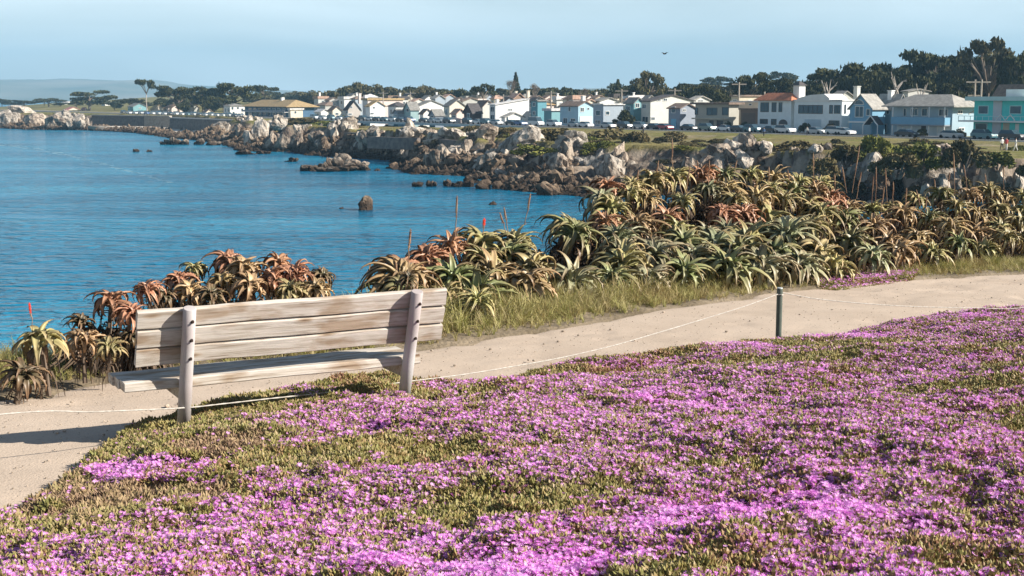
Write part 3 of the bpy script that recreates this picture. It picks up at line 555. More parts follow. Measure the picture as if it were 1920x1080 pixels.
TL = [(168, 92, 170, 'cypress', 25, M_cyp, 'dark spreading cypress over the red-roofed building at far left'), (45, 50, 188, 'cypress', 40, M_con, 'low dark tree at the far left beyond the pale rocks'), (92, 60, 184, 'cypress', 50, M_con, 'wind-bent dark tree left of the spreading cypress'),
      (276, 44, 147, 'flat', 14, M_cyp, 'tallest sparse flat-topped cypress at the left with bare pale trunk'), (335, 84, 160, 'cypress', 20, M_cyp, 'leaning cypress right of the tallest sparse cypress'), (380, 66, 163, 'cypress', 22, M_cyp, 'flat cypress crown joining the leaning cypress'), (436, 92, 155, 'cypress', 26, M_cyp, 'broad layered cypress left of the tan-roofed motel'), (420, 60, 176, 'cypress', 20, M_cyp, 'low dark cypress beneath the broad layered cypress'),
      (497, 56, 159, 'flat', 60, M_con, 'forked slender cypress rising behind the tan-roofed motel'), (300, 34, 181, 'round', 40, M_con, 'small dark round tree beside the tallest sparse cypress'), (248, 44, 184, 'cypress', 40, M_cyp, 'low dark clump left of the tallest sparse cypress'), (215, 34, 186, 'round', 30, M_con, 'round bush-like tree right of the spreading cypress'), (345, 40, 190, 'round', 10, M_cyp, 'dark tree behind the parked cars at left'), (395, 34, 186, 'round', 14, M_cyp, 'dark round tree left of the white seaside house'),
      (552, 40, 170, 'round', 200, M_euc, 'hazy round tree behind the motel roof'), (592, 44, 172, 'round', 220, M_con, 'hazy dark tree right of the hazy round tree'), (625, 30, 178, 'round', 150, M_euc, 'small tree behind the far white roofs'), (684, 84, 150, 'round', 70, M_euc, 'big domed olive tree behind the grey gabled house'), (740, 50, 160, 'round', 80, M_euc, 'olive tree right of the big domed tree'), (776, 40, 163, 'round', 90, M_euc, 'narrow olive tree near the tall utility pole'),
      (802, 70, 156, 'round', 90, M_euc, 'pointed olive tree over the long grey roofs'), (850, 70, 163, 'round', 80, M_euc, 'low olive tree left of the flat-crowned cypress'), (906, 52, 157, 'flat', 45, M_cyp, 'dark flat-crowned cypress behind the dark gabled cottage'), (900, 50, 172, 'round', 60, M_cyp, 'dark undergrowth tree beneath the flat-crowned cypress'),
      (967, 36, 134, 'conifer', 120, M_con, 'pointed grey-green conifer rising above the bare trees'), (958, 66, 148, 'bare', 80, M_bare, 'pale leafless tree in front of the pointed conifer'), (1002, 60, 156, 'bare', 80, M_bare, 'second pale leafless tree right of the pointed conifer'), (1050, 60, 162, 'round', 80, M_con, 'dark rounded tree above the tan gabled roofs'), (1095, 60, 165, 'bare', 70, M_bare, 'brown twiggy tree behind the white chimney house'), (1075, 40, 168, 'round', 90, M_cyp, 'small dark tree between twiggy tree and tan roofs'),
      (1158, 44, 147, 'conifer', 60, M_con, 'dark conical tree left of the large open-crowned tree'), (1214, 86, 134, 'open', 55, M_euc, 'large open-crowned tree above the grey gabled house'), (1210, 60, 142, 'round', 70, M_cyp, 'dark tree filling behind the open-crowned tree'), (1276, 40, 160, 'cypress', 90, M_cyp, 'low cypress right of the large open-crowned tree'), (1305, 60, 162, 'cypress', 60, M_cyp, 'spiky cypress behind the long grey house roof'), (1345, 70, 166, 'cypress', 40, M_cyp, 'dark cypress left of the tall utility pole'),
      (1345, 56, 144, 'cypress', 330, M_con, 'bluish distant cypress on the skyline'), (1470, 64, 136, 'cypress', 330, M_con, 'second bluish distant cypress on the skyline'), (1310, 50, 156, 'cypress', 330, M_con, 'low bluish distant tree left of the skyline cypress'), (1405, 90, 139, 'cypress', 70, M_cyp, 'broad dark cypress right of the tall utility pole'), (1448, 70, 150, 'cypress', 60, M_cyp, 'dark cypress left of the white tower'), (1515, 60, 158, 'cypress', 60, M_cyp, 'brown-green cypress right of the white tower'),
      (1572, 110, 121, 'cypress', 75, M_cyp, 'broad black-green cypress behind the white curved house'), (1540, 70, 140, 'cypress', 90, M_cyp, 'cypress shoulder left of the black-green cypress'), (1665, 100, 117, 'cypress', 80, M_cyp, 'dark cypress behind the blue gabled house'), (1640, 60, 138, 'cypress', 60, M_cyp, 'lower cypress behind the blue gabled house'), (1742, 130, 96, 'cypress', 90, M_cyp, 'tall spreading cypress behind the grey hipped roof'), (1715, 80, 130, 'round', 60, M_cyp, 'shaded cypress mass under the tall spreading cypress'),
      (1850, 140, 73, 'open', 80, M_euc, 'tallest open-crowned tree at the top right'), (1855, 120, 90, 'round', 90, M_cyp, 'dense dark crown beneath the tallest tree'), (1915, 110, 106, 'round', 80, M_euc, 'olive tree at the right edge of the photo'), (1800, 90, 112, 'round', 85, M_cyp, 'dark tree between the spreading cypress and tallest tree'), (1790, 80, 150, 'cypress', 50, M_cyp, 'low cypress behind the sloping grey roof'), (1900, 90, 150, 'round', 55, M_con, 'dark tree behind the brown gabled roof')]
for u, wp, vt, kd, sb_, m, lb in TL: tree_px(u, wp, vt, kd, sb_, m, lb, 'trees behind the seaside houses', bark=M_white_bark if kd == 'flat' and u < 300 else None)
for i in range(16):
    u = 1500 + i * 30 + random.uniform(-8, 8); hi = np.interp(u, [1500, 1560, 1650, 1720, 1800, 1850, 1950], [150, 126, 122, 104, 104, 84, 100])
    tree_px(u, random.uniform(70, 120), hi + abs(random.gauss(0, 24)), random.choice(['cypress', 'flat', 'cypress']), random.uniform(60, 120), random.choice([M_cyp, M_cyp, M_con]), random.choice(['dense', 'dark layered', 'tall dark']) + ' canopy tree behind ' + lmk(u), 'dark canopy at the right')
for i in range(105):                                              # the wooded belt behind the houses
    u = 480 + i * 14.2 + random.uniform(-8, 8); hi = np.interp(u, [450, 560, 650, 1050, 1250, 1400, 1550, 1700, 1950], [180, 174, 166, 167, 162, 158, 146, 130, 115])
    tree_px(u, random.uniform(46, 84), hi + random.uniform(-8, 7), random.choice(['round', 'cypress', 'round']), random.uniform(75, 150), random.choice([M_cyp, M_euc, M_con]), random.choice(['dark', 'rounded dark', 'broad dark']) + ' tree of the wooded belt rising behind ' + lmk(u), 'wooded belt')
for u, wp, vt, st_, m, lb in [(1172, 48, 204, -1.5, M_cyp, 'dark bushy tree standing before the teal house'), (1510, 30, 229, -1, M_cyp, 'dark clipped bush before the white tower house'), (1555, 26, 228, -1, M_olv, 'shrub before the second bay of the white modern house'), (1395, 26, 226, -1, M_cyp, 'dark bush before the brown garage wing'), (1728, 30, 238, -1, M_cyp, 'dark bush before the door of the grey-roofed house'), (1800, 28, 240, -1, M_olv, 'reddish bush before the sloping white wing'), (662, 26, 218, -1, M_olv, 'brown bush before the warm grey gable'), (1366, 18, 224, -1, M_cyp, 'dark bush at the corner of the picture window house')]:
    z0 = 5; p = rowpt(u, st_, z0); s_ = p[1] / F; tree('bush', (p[0], p[1], 4.9), wp * s_ / 2, at_y(u, vt, p[1])[2] - 4.9, m, lb, 'bush', 'front garden bushes')
for (u, vb, vt, l) in [(1552, 182, 150, 'bleached dead tree behind the white curved house'), (1680, 172, 138, 'bleached dead limb behind the white chimney'), (1725, 176, 158, 'small bleached snag behind the grey hipped roof')]:
    p = rowpt(u, 40, 6); s = p[1] / F; e = empty('dead_tree', (p[0], p[1], 6), 0, label=l, cat='dead tree', group='bleached dead trees'); H = at_y(u, vt, p[1])[2] - 6; mb = MB(); r = random.Random(u)
    mb.tube([(0, 0, 0), (.3, 0, H * .5), (-.2, .2, H * .75)], [.4, .3, .2], 6)
    for k in range(7): a = r.uniform(-1.4, 1.4); mb.tube([(-.1, 0, H * r.uniform(.5, .75)), (math.sin(a) * 1.4, .3, H * .85), (math.sin(a) * 2.2, 0, H * r.uniform(.85, 1.05))], [.18, .12, .05], 5)
    mb.build('trunk', M_white_bark, e)
# shrub mounds on the bluff across the cove
for u, vb, wp, hp, m, lb in [(885, 252, 64, 20, M_olv, 'dark shrub mound on the lawn left of the reddish mound'), (955, 256, 60, 24, M_olv, 'reddish brown shrub mound before the blue parked cars'), (1040, 272, 110, 36, M_olv, 'wide dark shrub mound before the white house with chimney'), (1148, 285, 130, 52, M_olv, 'biggest dark shrub mound above the granite dome'), (1110, 288, 60, 26, M_grn, 'green scrub between the shrub mounds'), (1195, 268, 50, 26, M_olv, 'brown shrub at the right of the biggest mound'),
                             (1268, 262, 56, 22, M_olv, 'small brown bush before the grey gabled house'), (1000, 285, 90, 20, M_grn, 'low green scrub under the wide dark mound'), (1300, 282, 80, 22, M_olv, 'low olive scrub above the whitish crags'), (1350, 268, 50, 14, M_olv, 'flat scrub before the beige flat-roofed house'), (1420, 282, 90, 24, M_grn, 'green scrub bank before the cream wall'), (1500, 285, 90, 26, M_olv, 'olive scrub bank before the white curved house'), (1560, 292, 80, 30, M_olv, 'dark scrub beneath the white curved house'),
                             (1592, 305, 60, 40, M_olv, 'dark scrub left of the bright green shrub'), (1645, 306, 84, 58, M_grn, 'bright green domed shrub before the blue gabled house'), (1735, 308, 96, 52, M_grn, 'bright green wide shrub before the grey-roofed house'), (1690, 325, 90, 50, M_olv, 'dark shrub in shade below the bright green shrubs'), (1812, 315, 86, 60, M_olv, 'olive brown domed shrub before the turquoise house'), (1880, 312, 80, 34, M_grn, 'yellowish scrub before the turquoise house'), (1600, 335, 90, 50, M_olv, 'shaded scrub on the steep bank above the cove'), (1545, 325, 70, 40, M_olv, 'scrub on the bank left of the cove'), (1660, 350, 70, 40, M_olv, 'lowest shaded scrub above the small cove'),
                             (560, 232, 90, 14, M_olv, 'low brown scrub before the tan-roofed motel'), (610, 236, 60, 12, M_grn, 'green scrub right of the brown motel scrub'), (660, 240, 40, 11, M_olv, 'small dark bush before the grey gabled house at left'), (500, 244, 40, 22, M_olv, 'brown scrub clinging to the tall leaning crag'), (760, 246, 30, 6, M_olv, 'tiny dark bush on the lawn'), (820, 250, 34, 8, M_olv, 'low bush on the lawn near the third seawall'), (1960, 330, 80, 50, M_olv, 'shrub cut by the right edge')]:
    p = ground_pt(u, vb); s = p[1] / F
    tree('bush', (p[0], p[1] + wp * s * .3, p[2] - .4), wp * s / 2 * 1.2, hp * s * 1.05, m, lb, 'shrub', 'shrubs on the far bluff')

for i in range(120):                                             # low scrub along the top of the far cliffs
    u = 800 + i * 10 + random.uniform(-12, 12); ve = np.interp(u, [p[0] for p in plat_px], [p[1] for p in plat_px]); v = ve + random.uniform(-14, 10); z_ = 4.7 if v < ve else 3.6
    p = ground_pt(u, v); s_ = p[1] / F; r = random.uniform(14, 34) * s_; tree('bush', (p[0], p[1], land1(p[0], p[1]) - .3), r, random.uniform(7, 17) * s_, random.choice([M_olv, M_olv, M_grn, M_dscr]), size_word(r, 1.6, 2.4) + ' low scrub bush on the cliff brow below ' + lmk(u), 'bush', 'low scrub on the cliff brow')
for i in range(17):
    u = i * 28 + random.uniform(-5, 5); tree_px(u, random.uniform(26, 44), random.uniform(183, 192), random.choice(['round', 'cypress']), random.uniform(25, 110), random.choice([M_cyp, M_con]), 'small dark tree on the far left point by ' + lmk(u), 'trees of the far left point')

for i in range(26):
    u = 1545 + i * 17 + random.uniform(-8, 8); v = random.uniform(338, 368); p = at_z(u, v, 1.2); s_ = p[1] / F
    tree('bush', (p[0], p[1], .4), random.uniform(26, 44) * s_, random.uniform(26, 44) * s_, random.choice([M_dscr, M_olv, M_dscr]), size_word(v, 348, 358) + ' scrub clump on the bank behind the hedge below ' + lmk(u), 'shrub', 'scrub on the shaded bank')

# ================================================================== HOUSES
def paint(name, c, v=.9): return mat('wall_' + name, c, .8, tuple(x * v for x in c), .8, .15, 6)
WHITE = paint('white', (.78, .77, .74)); CREAM = paint('cream', (.72, .64, .52)); GREY = paint('grey', (.46, .46, .43)); LGREY = paint('light_grey', (.6, .6, .56)); BLUE = paint('blue', (.2, .4, .56)); TEAL = paint('teal', (.2, .38, .41)); TURQ = paint('turquoise', (.12, .66, .64)); TURQ2 = paint('pale_turquoise', (.5, .72, .74))
BEIGE = paint('beige', (.55, .49, .38)); BROWN = paint('brown', (.26, .18, .13)); DARK = paint('dark', (.09, .07, .065)); BGREY = paint('blue_grey', (.36, .42, .48)); SLATE = paint('slate_wall', (.27, .31, .36)); PINKW = paint('pinkish', (.7, .6, .55)); SHADE_BLUE = paint('shade_deep_blue', (.08, .16, .26))  # the deep blue puts the shade of the motel front into its wall
def roofm(name, c): return mat('roof_' + name, c, .85, tuple(x * .65 for x in c), 1.5, .4, 5)
R_GREY = roofm('grey', (.27, .26, .24)); R_DARK = roofm('dark', (.10, .09, .09)); R_TAN = roofm('tan', (.46, .33, .17)); R_RED = roofm('red_tile', (.62, .24, .13)); R_BRN = roofm('brown', (.26, .19, .15)); R_WHT = roofm('white', (.72, .7, .68)); R_LT = roofm('light', (.42, .40, .36)); R_PINK = roofm('pink_tan', (.5, .33, .25)); R_ROSE = roofm('rose', (.6, .25, .22))
M_glass = mat('window_glass', (.04, .07, .09), .08, spec=.6); M_trim = mat('white_trim', (.75, .75, .73), .6); M_dtrim = mat('dark_trim', (.10, .09, .09), .6); M_shade = mat('drawn_blind', (.55, .52, .46), .7)
def window(h, x, y, z, w, hh, rot, trim, n=2):
    f = MB(); t = min(.12, w * .1); f.box(-w / 2, -w / 2 + t, -.09, .03, 0, hh); f.box(w / 2 - t, w / 2, -.09, .03, 0, hh); f.box(-w / 2 + t, w / 2 - t, -.085, .03, 0, t); f.box(-w / 2 + t, w / 2 - t, -.085, .03, hh - t, hh)
    for k in range(1, n): xx = -w / 2 + w * k / n; f.box(xx - .04, xx + .04, -.075, .02, t, hh - t)
    o = f.build('window', trim, h); o.location = (x, y, z); o.rotation_euler = (0, 0, rot)
    p = MB(); p.box(-w / 2 + t, w / 2 - t, -.03, .02, t, hh - t); p.build('pane', M_glass, o); return o
def house(u0, u1, u2, ve, vr, roof, setb, wall, rm, label, Fr='auto', Sd='auto', trim=None, doors=(), chim=(), name='house', cat='house', oh=.4, z0=None, wall2=None, extra=None):
    trim = trim or M_trim; z0 = (5 + min(11, max(0, (setb - 12) * .035))) if z0 is None else z0
    pA, pB = rowpt(u0, setb, z0), rowpt(u1, setb, z0); W = float(np.dot(pB - pA, E2)); k = (u2 - 960) / F; hh = ZC - z0
    D = (k * (pB[1] * CP + hh * SP) - pB[0]) / (I2[0] - k * I2[1] * CP); D = float(min(max(D, 3.), 34.))
    he = at_y(u1, ve, pB[1])[2] - z0; m_ = (pA + pB) / 2 + I2 * D / 2; hr = max(at_y(960, vr, m_[1] if roof != 'gyf' else (pA + pB)[1] / 2)[2] - z0, he + .3)
    t = empty(name, (pA[0], pA[1], z0), RZ, label=label, cat=cat, group='seaside houses' if cat == 'house' else None)
    P0 = np.array([pA[0], pA[1], z0]); E3 = np.array([*E2, 0]); I3 = np.array([*I2, 0]); P1 = np.array([pB[0], pB[1], z0])
    v = [(0, 0, -2), (W, 0, -2), (W, D, -2), (0, D, -2), (0, 0, he), (W, 0, he), (W, D, he), (0, D, he)]; f = [(0, 1, 5, 4), (1, 2, 6, 5), (2, 3, 7, 6), (3, 0, 4, 7)]
    r = MB(); th = .22
    if roof == 'flat':
        f.append((4, 5, 6, 7)); r.box(-oh, W + oh, -oh, D + oh, he + .003, max(he + .35, hr))
    elif roof == 'gx':
        v += [(0, D / 2, hr), (W, D / 2, hr)]; f += [(7, 4, 8), (5, 6, 9)]; s = (hr - he) / (D / 2); e = he - s * oh
        for y0, y1, a, b in ((-oh, D / 2, e, hr), (D + oh, D / 2, e, hr)):
            vv = [(-oh, y0, a + .01), (W + oh, y0, a + .01), (W + oh, y1, b + .01), (-oh, y1, b + .01)]; vv += [(x, y, z + th) for x, y, z in vv]; r.add(vv, [(0, 3, 2, 1), (4, 5, 6, 7), (0, 1, 5, 4), (1, 2, 6, 5), (2, 3, 7, 6), (3, 0, 4, 7)])
    elif roof in ('gy', 'gyf'):
        v += [(W / 2, 0, hr), (W / 2, D, hr)]; f += [(4, 5, 8), (6, 7, 9)]; s = (hr - he) / (W / 2); e = he - s * oh
        for x0, x1 in ((-oh, W / 2), (W + oh, W / 2)):
            vv = [(x0, -oh, e + .01), (x1, -oh, hr + .01), (x1, D + oh, hr + .01), (x0, D + oh, e + .01)]; vv += [(x, y, z + th) for x, y, z in vv]; r.add(vv, [(0, 3, 2, 1), (4, 5, 6, 7), (0, 1, 5, 4), (1, 2, 6, 5), (2, 3, 7, 6), (3, 0, 4, 7)])
    elif roof == 'hip':
        f.append((4, 5, 6, 7)); q = min(W, D) / 2 * .9; a = [(-oh, -oh, he), (W + oh, -oh, he), (W + oh, D + oh, he), (-oh, D + oh, he)]
        rr = [(q, D / 2, hr), (W - q, D / 2, hr)] if W >= D else [(W / 2, q, hr), (W / 2, D - q, hr)]
        vv = a + [(x, y, z + .2) for x, y, z in a] + rr
        r.add(vv, [(0, 1, 5, 4), (1, 2, 6, 5), (2, 3, 7, 6), (3, 0, 4, 7), (3, 2, 1, 0)] + ([(4, 5, 9, 8), (5, 6, 9), (6, 7, 8, 9), (7, 4, 8)] if W >= D else [(4, 5, 8), (5, 6, 9, 8), (6, 7, 9), (7, 4, 8, 9)]))
    elif roof == 'shed':                                          # high at the back
        v[6] = (W, D, hr); v[7] = (0, D, hr); f.append((4, 5, 6, 7)); vv = [(-oh, -oh, he + .01), (W + oh, -oh, he + .01), (W + oh, D, hr + .01), (-oh, D, hr + .01)]; vv += [(x, y, z + th) for x, y, z in vv]; r.add(vv, [(0, 3, 2, 1), (4, 5, 6, 7), (0, 1, 5, 4), (1, 2, 6, 5), (2, 3, 7, 6), (3, 0, 4, 7)])
    mk('wall', v, f, wall, t); r.build('roof', rm, t)
    ro = t.children[-1] if t.children else None
    def loc_f(uu, vv): q = on_plane(uu, vv, P0, I3); return float(np.dot(q - P0, E3)), float(q[2] - z0)
    def loc_s(uu, vv): q = on_plane(uu, vv, P1, E3); return float(np.dot(q - P1, I3)), float(q[2] - z0)
    fl = max(1, int(he / 2.6))
    if Fr == 'auto':
        n = max(1, int(W / 3.4)); Fw = []
        for i in range(fl):
            for j in range(n):
                if random.random() < .85: Fw.append((W * (j + .5) / n, he * (i + .38) / fl, min(1.6, W / n * .55), he / fl * .42, 2))
    else:
        Fw = []
        for q in Fr: (xa, za), (xb, zb) = loc_f(q[0], q[3]), loc_f(q[1], q[2]); Fw.append(((xa + xb) / 2, za, abs(xb - xa), abs(zb - za), q[4] if len(q) > 4 else 2))
    for x, z, ww, hw, nn in Fw: window(t, x, 0, z, max(ww, .4), max(hw, .4), 0, trim, nn)
    if Sd == 'auto':
        n = max(1, int(D / 5)); Sw = []
        for i in range(fl):
            for j in range(n):
                if random.random() < .5: Sw.append((D * (j + .5) / n, he * (i + .4) / fl, 1.3, he / fl * .36, 2))
    else:
        Sw = []
        for q in Sd: (ya, za), (yb, zb) = loc_s(q[0], q[3]), loc_s(q[1], q[2]); Sw.append(((ya + yb) / 2, za, abs(yb - ya), abs(zb - za), q[4] if len(q) > 4 else 2))
    for y, z, ww, hw, nn in Sw: window(t, W, y, z, max(ww, .4), max(hw, .4), math.pi / 2, trim, nn)
    for nm, ua, ub, va, vb, m in doors:
        (xa, za), (xb, zb) = loc_f(ua, vb), loc_f(ub, va); d = MB(); d.box(xa, xb, -.06, .03, max(0, za), zb); 
        if nm == 'garage_door':
            for k in range(1, 4): zz = max(0, za) + (zb - max(0, za)) * k / 4; d.box(xa + .03, xb - .03, -.1, -.055, zz - .05, zz + .05)
        dd = d.build(nm, m, t)
    for ua, ub, vt, yy, m in chim:
        q = on_plane((ua + ub) / 2, vt, P0 + I3 * yy, I3); x = float(np.dot(q - P0, E3)); z = float(q[2] - z0); wd = (ub - ua) * pA[1] / F * .62; c = MB(); c.box(x - wd / 2, x + wd / 2, yy, yy + wd, he * .8, z); c.box(x - wd / 2 - .1, x + wd / 2 + .1, yy - .1, yy + wd + .1, z + .002, z + .2); c.build('chimney', m, t)
    if extra: extra(t, W, D, he, hr, loc_f, loc_s)
    return t
# --- right-hand houses in detail
def ex_turq(t, W, D, he, hr, lf, ls):
    (x0, zb), (x1, _) = lf(1809, 228), lf(1960, 228); b = MB(); b.box(x0, W + .5, -1.9, -.003, zb, zb + .28); bal = b.build('balcony', M_trim, t)
    r = MB(); r.box(x0, W + .5, -1.88, -1.8, zb + 1.0, zb + 1.08)
    n = 14
    for k in range(n + 1):
        x = x0 + (W + .5 - x0) * k / n; r.box(x - .04, x + .04, -1.87, -1.81, zb + .281, zb + 1.0)
    r.build('railing', TURQ2, t)
    r = MB()
    (xa, _), (xb, _) = lf(1880, 228), lf(1916, 228)
    for k in range(4):
        a = xa + (xb - xa) * k / 4; c = xa + (xb - xa) * (k + 1) / 4; up = k % 2
        z1, z2 = (zb + .35, zb + 1.35) if up == 0 else (zb + 1.35, zb + .35); r.tube([(a, -1.95, z1), (c, -1.95, z2)], .08, 4)
    r.build('lattice_panel', M_trim, t)
    for u in (1864, 1879):
        pass
    (xa, _), (xb, _) = lf(1863, 200), lf(1879, 200); p = MB(); p.box(xa, xb, -.12, -.003, 0, he); p.build('wall_panel', paint('lilac_grey', (.55, .58, .62)), t)
    (xa, za), (xb, zc) = lf(1866, 181), lf(1901, 170); p = MB(); p.box(xa, xb, 3, 6, he + .36, he + 2.0); p.build('rooftop_box', WHITE, t)
house(1824, 1968, 1990, 189, 181, 'flat', 1, TURQ, TURQ2, 'turquoise two-storey flat-roofed house with white balcony at the right edge', [(1834, 1854, 198, 214, 1), (1893, 1916, 198, 214, 1), (1828, 1852, 231, 247, 1), (1932, 1955, 200, 216, 2), (1925, 1950, 232, 250, 2)], [], TURQ2, [('door', 1903, 1911, 232, 254, WHITE), ('garage_door', 1880, 1893, 231, 256, BEIGE)], extra=ex_turq, oh=1.2)
house(1862, 1990, 2010, 178, 160, 'gx', 28, BROWN, R_BRN, 'brown gabled house rising behind the turquoise house')
def ex_grey(t, W, D, he, hr, lf, ls):
    (x0, zb) = lf(1682, 232); (x1, _) = lf(1783, 232); zb2 = lf(1682, 219)[1]
    b = MB(); b.box(x0, x1, -1.8, -.003, zb - .25, zb); b.build('balcony', SLATE, t); r = MB(); r.box(x0, x1, -1.8, -1.7, zb + .01, zb2); r.box(x0, x0 + .1, -1.69, -.01, zb + .01, zb2); r.box(x1 - .1, x1, -1.69, -.01, zb + .01, zb2); r.build('railing', BLUE, t)
    for u in (1684, 1720, 1752, 1781):
        x = lf(u, 232)[0]; p = MB(); p.tube([(x, -1.6, 0), (x, -1.6, he)], .12, 6); p.build('post', M_trim, t)
    s = MB(); xl, zl = lf(1676, 257); s.box(x0, x1, -.05, -.004, 0, zb - .26); s.build('ground_floor_wall', paint('pale_blue', (.62, .7, .74)), t)
house(1670, 1784, 1826, 201, 177, 'hip', 3, paint('dull_blue', (.36, .48, .56)), R_LT, 'wide blue two-storey house with grey hipped roof and long balcony', [(1694, 1700, 203, 218, 1), (1707, 1722, 203, 217, 2), (1728, 1740, 203, 218, 1), (1760, 1778, 204, 218, 2), (1692, 1709, 234, 249, 2), (1757, 1773, 237, 251, 2)], [(1795, 1805, 206, 214, 2), (1797, 1808, 239, 246, 2)], None, [('door', 1727, 1737, 234, 255, DARK)], extra=ex_grey, oh=1.4)
house(1785, 1814, 1836, 215, 200, 'shed', 8, WHITE, R_LT, 'white wing with sloping grey roof beside the turquoise house', [], [(1820, 1826, 206, 214, 2)])
def ex_blue(t, W, D, he, hr, lf, ls):
    x0, z0 = lf(1645, 250); x1, z1 = lf(1660, 218); r = MB(); xc = lf(1645, 232)[0]; hw = abs(x1 - x0); zt = lf(1645, 217)[1]; zb = lf(1632, 234)[1]
    r.tube([(xc - hw, -2, zb), (xc, -2, zt), (xc + hw, -2, zb)], .13, 4); r.tube([(xc + hw, -2, zb), (xc + hw, -2, 0)], .1, 4); r.tube([(xc - hw, -2, zb), (xc - hw, -2, 0)], .1, 4)
    r.build('porch_gable', M_trim, t)
    v = [(xc - hw, -2, zb), (xc, -2, zt), (xc + hw, -2, zb), (xc - hw, -.01, zb), (xc, -.01, zt), (xc + hw, -.01, zb)]; mk('porch_roof', v, [(0, 1, 4, 3), (1, 2, 5, 4)], R_DARK, t)
    xa, za = lf(1603, 196); xb, zb_ = lf(1620, 196); zt = lf(1611, 187)[1]; a = MB(); n = 9; c = (xa + xb) / 2; ww = (xb - xa) / 2
    vv = [(c + ww * math.cos(math.pi * k / n), -.1, za + (zt - za) * math.sin(math.pi * k / n)) for k in range(n + 1)]; a.add(vv, [tuple(range(n + 1))]); w_ = a.build('arched_window', M_glass, t)
    a = MB(); a.tube(vv + [vv[0]], .09, 4); a.build('frame', M_trim, w_)
    (x0, zz), (x1, _) = lf(1592, 227), lf(1636, 227); b = MB(); b.box(x0, x1, -.25, -.002, zz - .3, zz); b.build('belt_course', M_trim, t)
house(1592, 1634, 1658, 203, 178, 'gyf', 2, BLUE, R_LT, 'blue gabled house with arched window, garage and pale trim', [(1603, 1620, 199, 220, 2), (1624, 1632, 204, 217, 1)], [], None, [('garage_door', 1597, 1633, 232, 250, paint('slate_blue', (.3, .42, .5)))], [(1661, 1675, 171, 6, WHITE)], extra=ex_blue)
house(1638, 1676, 1700, 203, 178, 'gx', 7, paint('mid_blue', (.24, .38, .48)), R_LT, 'blue middle wing with grey roof joining the gabled blue house', [(1650, 1656, 204, 214, 1), (1662, 1668, 204, 214, 1), (1650, 1664, 232, 248, 2)], [])
def ex_curve(t, W, D, he, hr, lf, ls):
    xs = [lf(u, 200)[0] for u in (1490, 1500, 1520, 1546, 1556)]; zs = [lf(u, v)[1] for u, v in ((1490, 190), (1500, 183), (1520, 178), (1546, 176), (1556, 184))]
    v = [(x, -.25, z) for x, z in zip(xs, zs)] + [(x, -.25, he - .1) for x in xs]; v += [(x, 5, z) for x, y, z in v]; n = 5; f = []
    f += [(i, i + 1, n + i + 1, n + i) for i in range(4)] + [(i + 10, n + i + 10, n + i + 11, i + 11) for i in range(4)] + [(i, i + 10, i + 11, i + 1) for i in range(4)] + [(4, 14, 19, 9), (0, 5, 15, 10)]
    mk('curved_parapet', v, f, WHITE, t)
house(1488, 1577, 1600, 190, 188, 'flat', 2, paint('shade_bluish_white', (.78, .84, .86)), R_WHT, 'white modern house with curved parapet and wide window band', [(1497, 1543, 197, 213, 5), (1555, 1562, 197, 213, 1), (1564, 1576, 197, 213, 2), (1554, 1574, 226, 238, 3)], [(1583, 1586, 196, 213, 1)], M_dtrim, [('garage_door', 1508, 1540, 224, 245, paint('pale_slate', (.5, .6, .66)))], extra=ex_curve, oh=.15)  # white wall tinted with the bluish shade of its front
def ex_tower(t, W, D, he, hr, lf, ls):
    (x0, z0), (x1, z1) = lf(1477, 190), lf(1489, 160); s = abs(x1 - x0); b = MB(); b.box(x0, x1, 1.5, 1.5 + s * 1.05, he - .4, z1); tw = b.build('tower', WHITE, t)
    zt = lf(1483, 151)[1]; c = ((x0 + x1) / 2, 1.5 + s / 2); o = .35; v = [(x0 - o, 1.5 - o, z1 + .003), (x1 + o, 1.5 - o, z1 + .003), (x1 + o, 1.5 + s * 1.05 + o, z1 + .003), (x0 - o, 1.5 + s * 1.05 + o, z1 + .003), (*c, zt)]; mk('tower_roof', v, [(0, 1, 4), (1, 2, 4), (2, 3, 4), (3, 0, 4), (3, 2, 1, 0)], R_DARK, tw)
    x0, z0 = lf(1460, 240); x1, z1 = lf(1477, 224); b = MB(); n = 8; c = (x0 + x1) / 2; ww = (x1 - x0) / 2; vv = [(c + ww * math.cos(math.pi * k / n), -.06, z0 + (z1 - z0) * (.55 + .45 * math.sin(math.pi * k / n))) for k in range(n + 1)] + [(x0, -.06, 0), (x1, -.06, 0)]; b.add(vv, [tuple(range(n + 1)) + (9, 10)]); b.build('arched_doorway', M_dtrim, t)
house(1420, 1482, 1496, 189, 174, 'hip', 2, paint('shade_cool_white', (.78, .84, .86)), R_RED, 'white house with red tile roof and small square tower', [(1426, 1442, 192, 210, 3), (1447, 1456, 192, 210, 2), (1460, 1467, 192, 210, 1), (1425, 1440, 223, 232, 3), (1446, 1456, 223, 234, 2)], [], M_dtrim, extra=ex_tower, oh=.7)  # bluish shade on the white front is mixed into the wall colour
house(1372, 1420, 1440, 192, 190, 'flat', 9, CREAM, R_WHT, 'cream flat-roofed house left of the red-tiled white house', [(1391, 1395, 206, 212, 1), (1404, 1410, 194, 198, 1)], [])
house(1388, 1418, 1424, 206, 204, 'flat', 3, BROWN, R_BRN, 'low brown garage wing before the cream house', [], [], None, [('garage_door', 1392, 1416, 212, 236, paint('dim_brown', (.2, .15, .12)))])
def ex_ledge(t, W, D, he, hr, lf, ls):
    b = MB(); z = lf(1330, 222)[1]; b.box(.2, W - .2, -1.3, -.003, z - .2, z + .1); b.build('balcony', BEIGE, t)
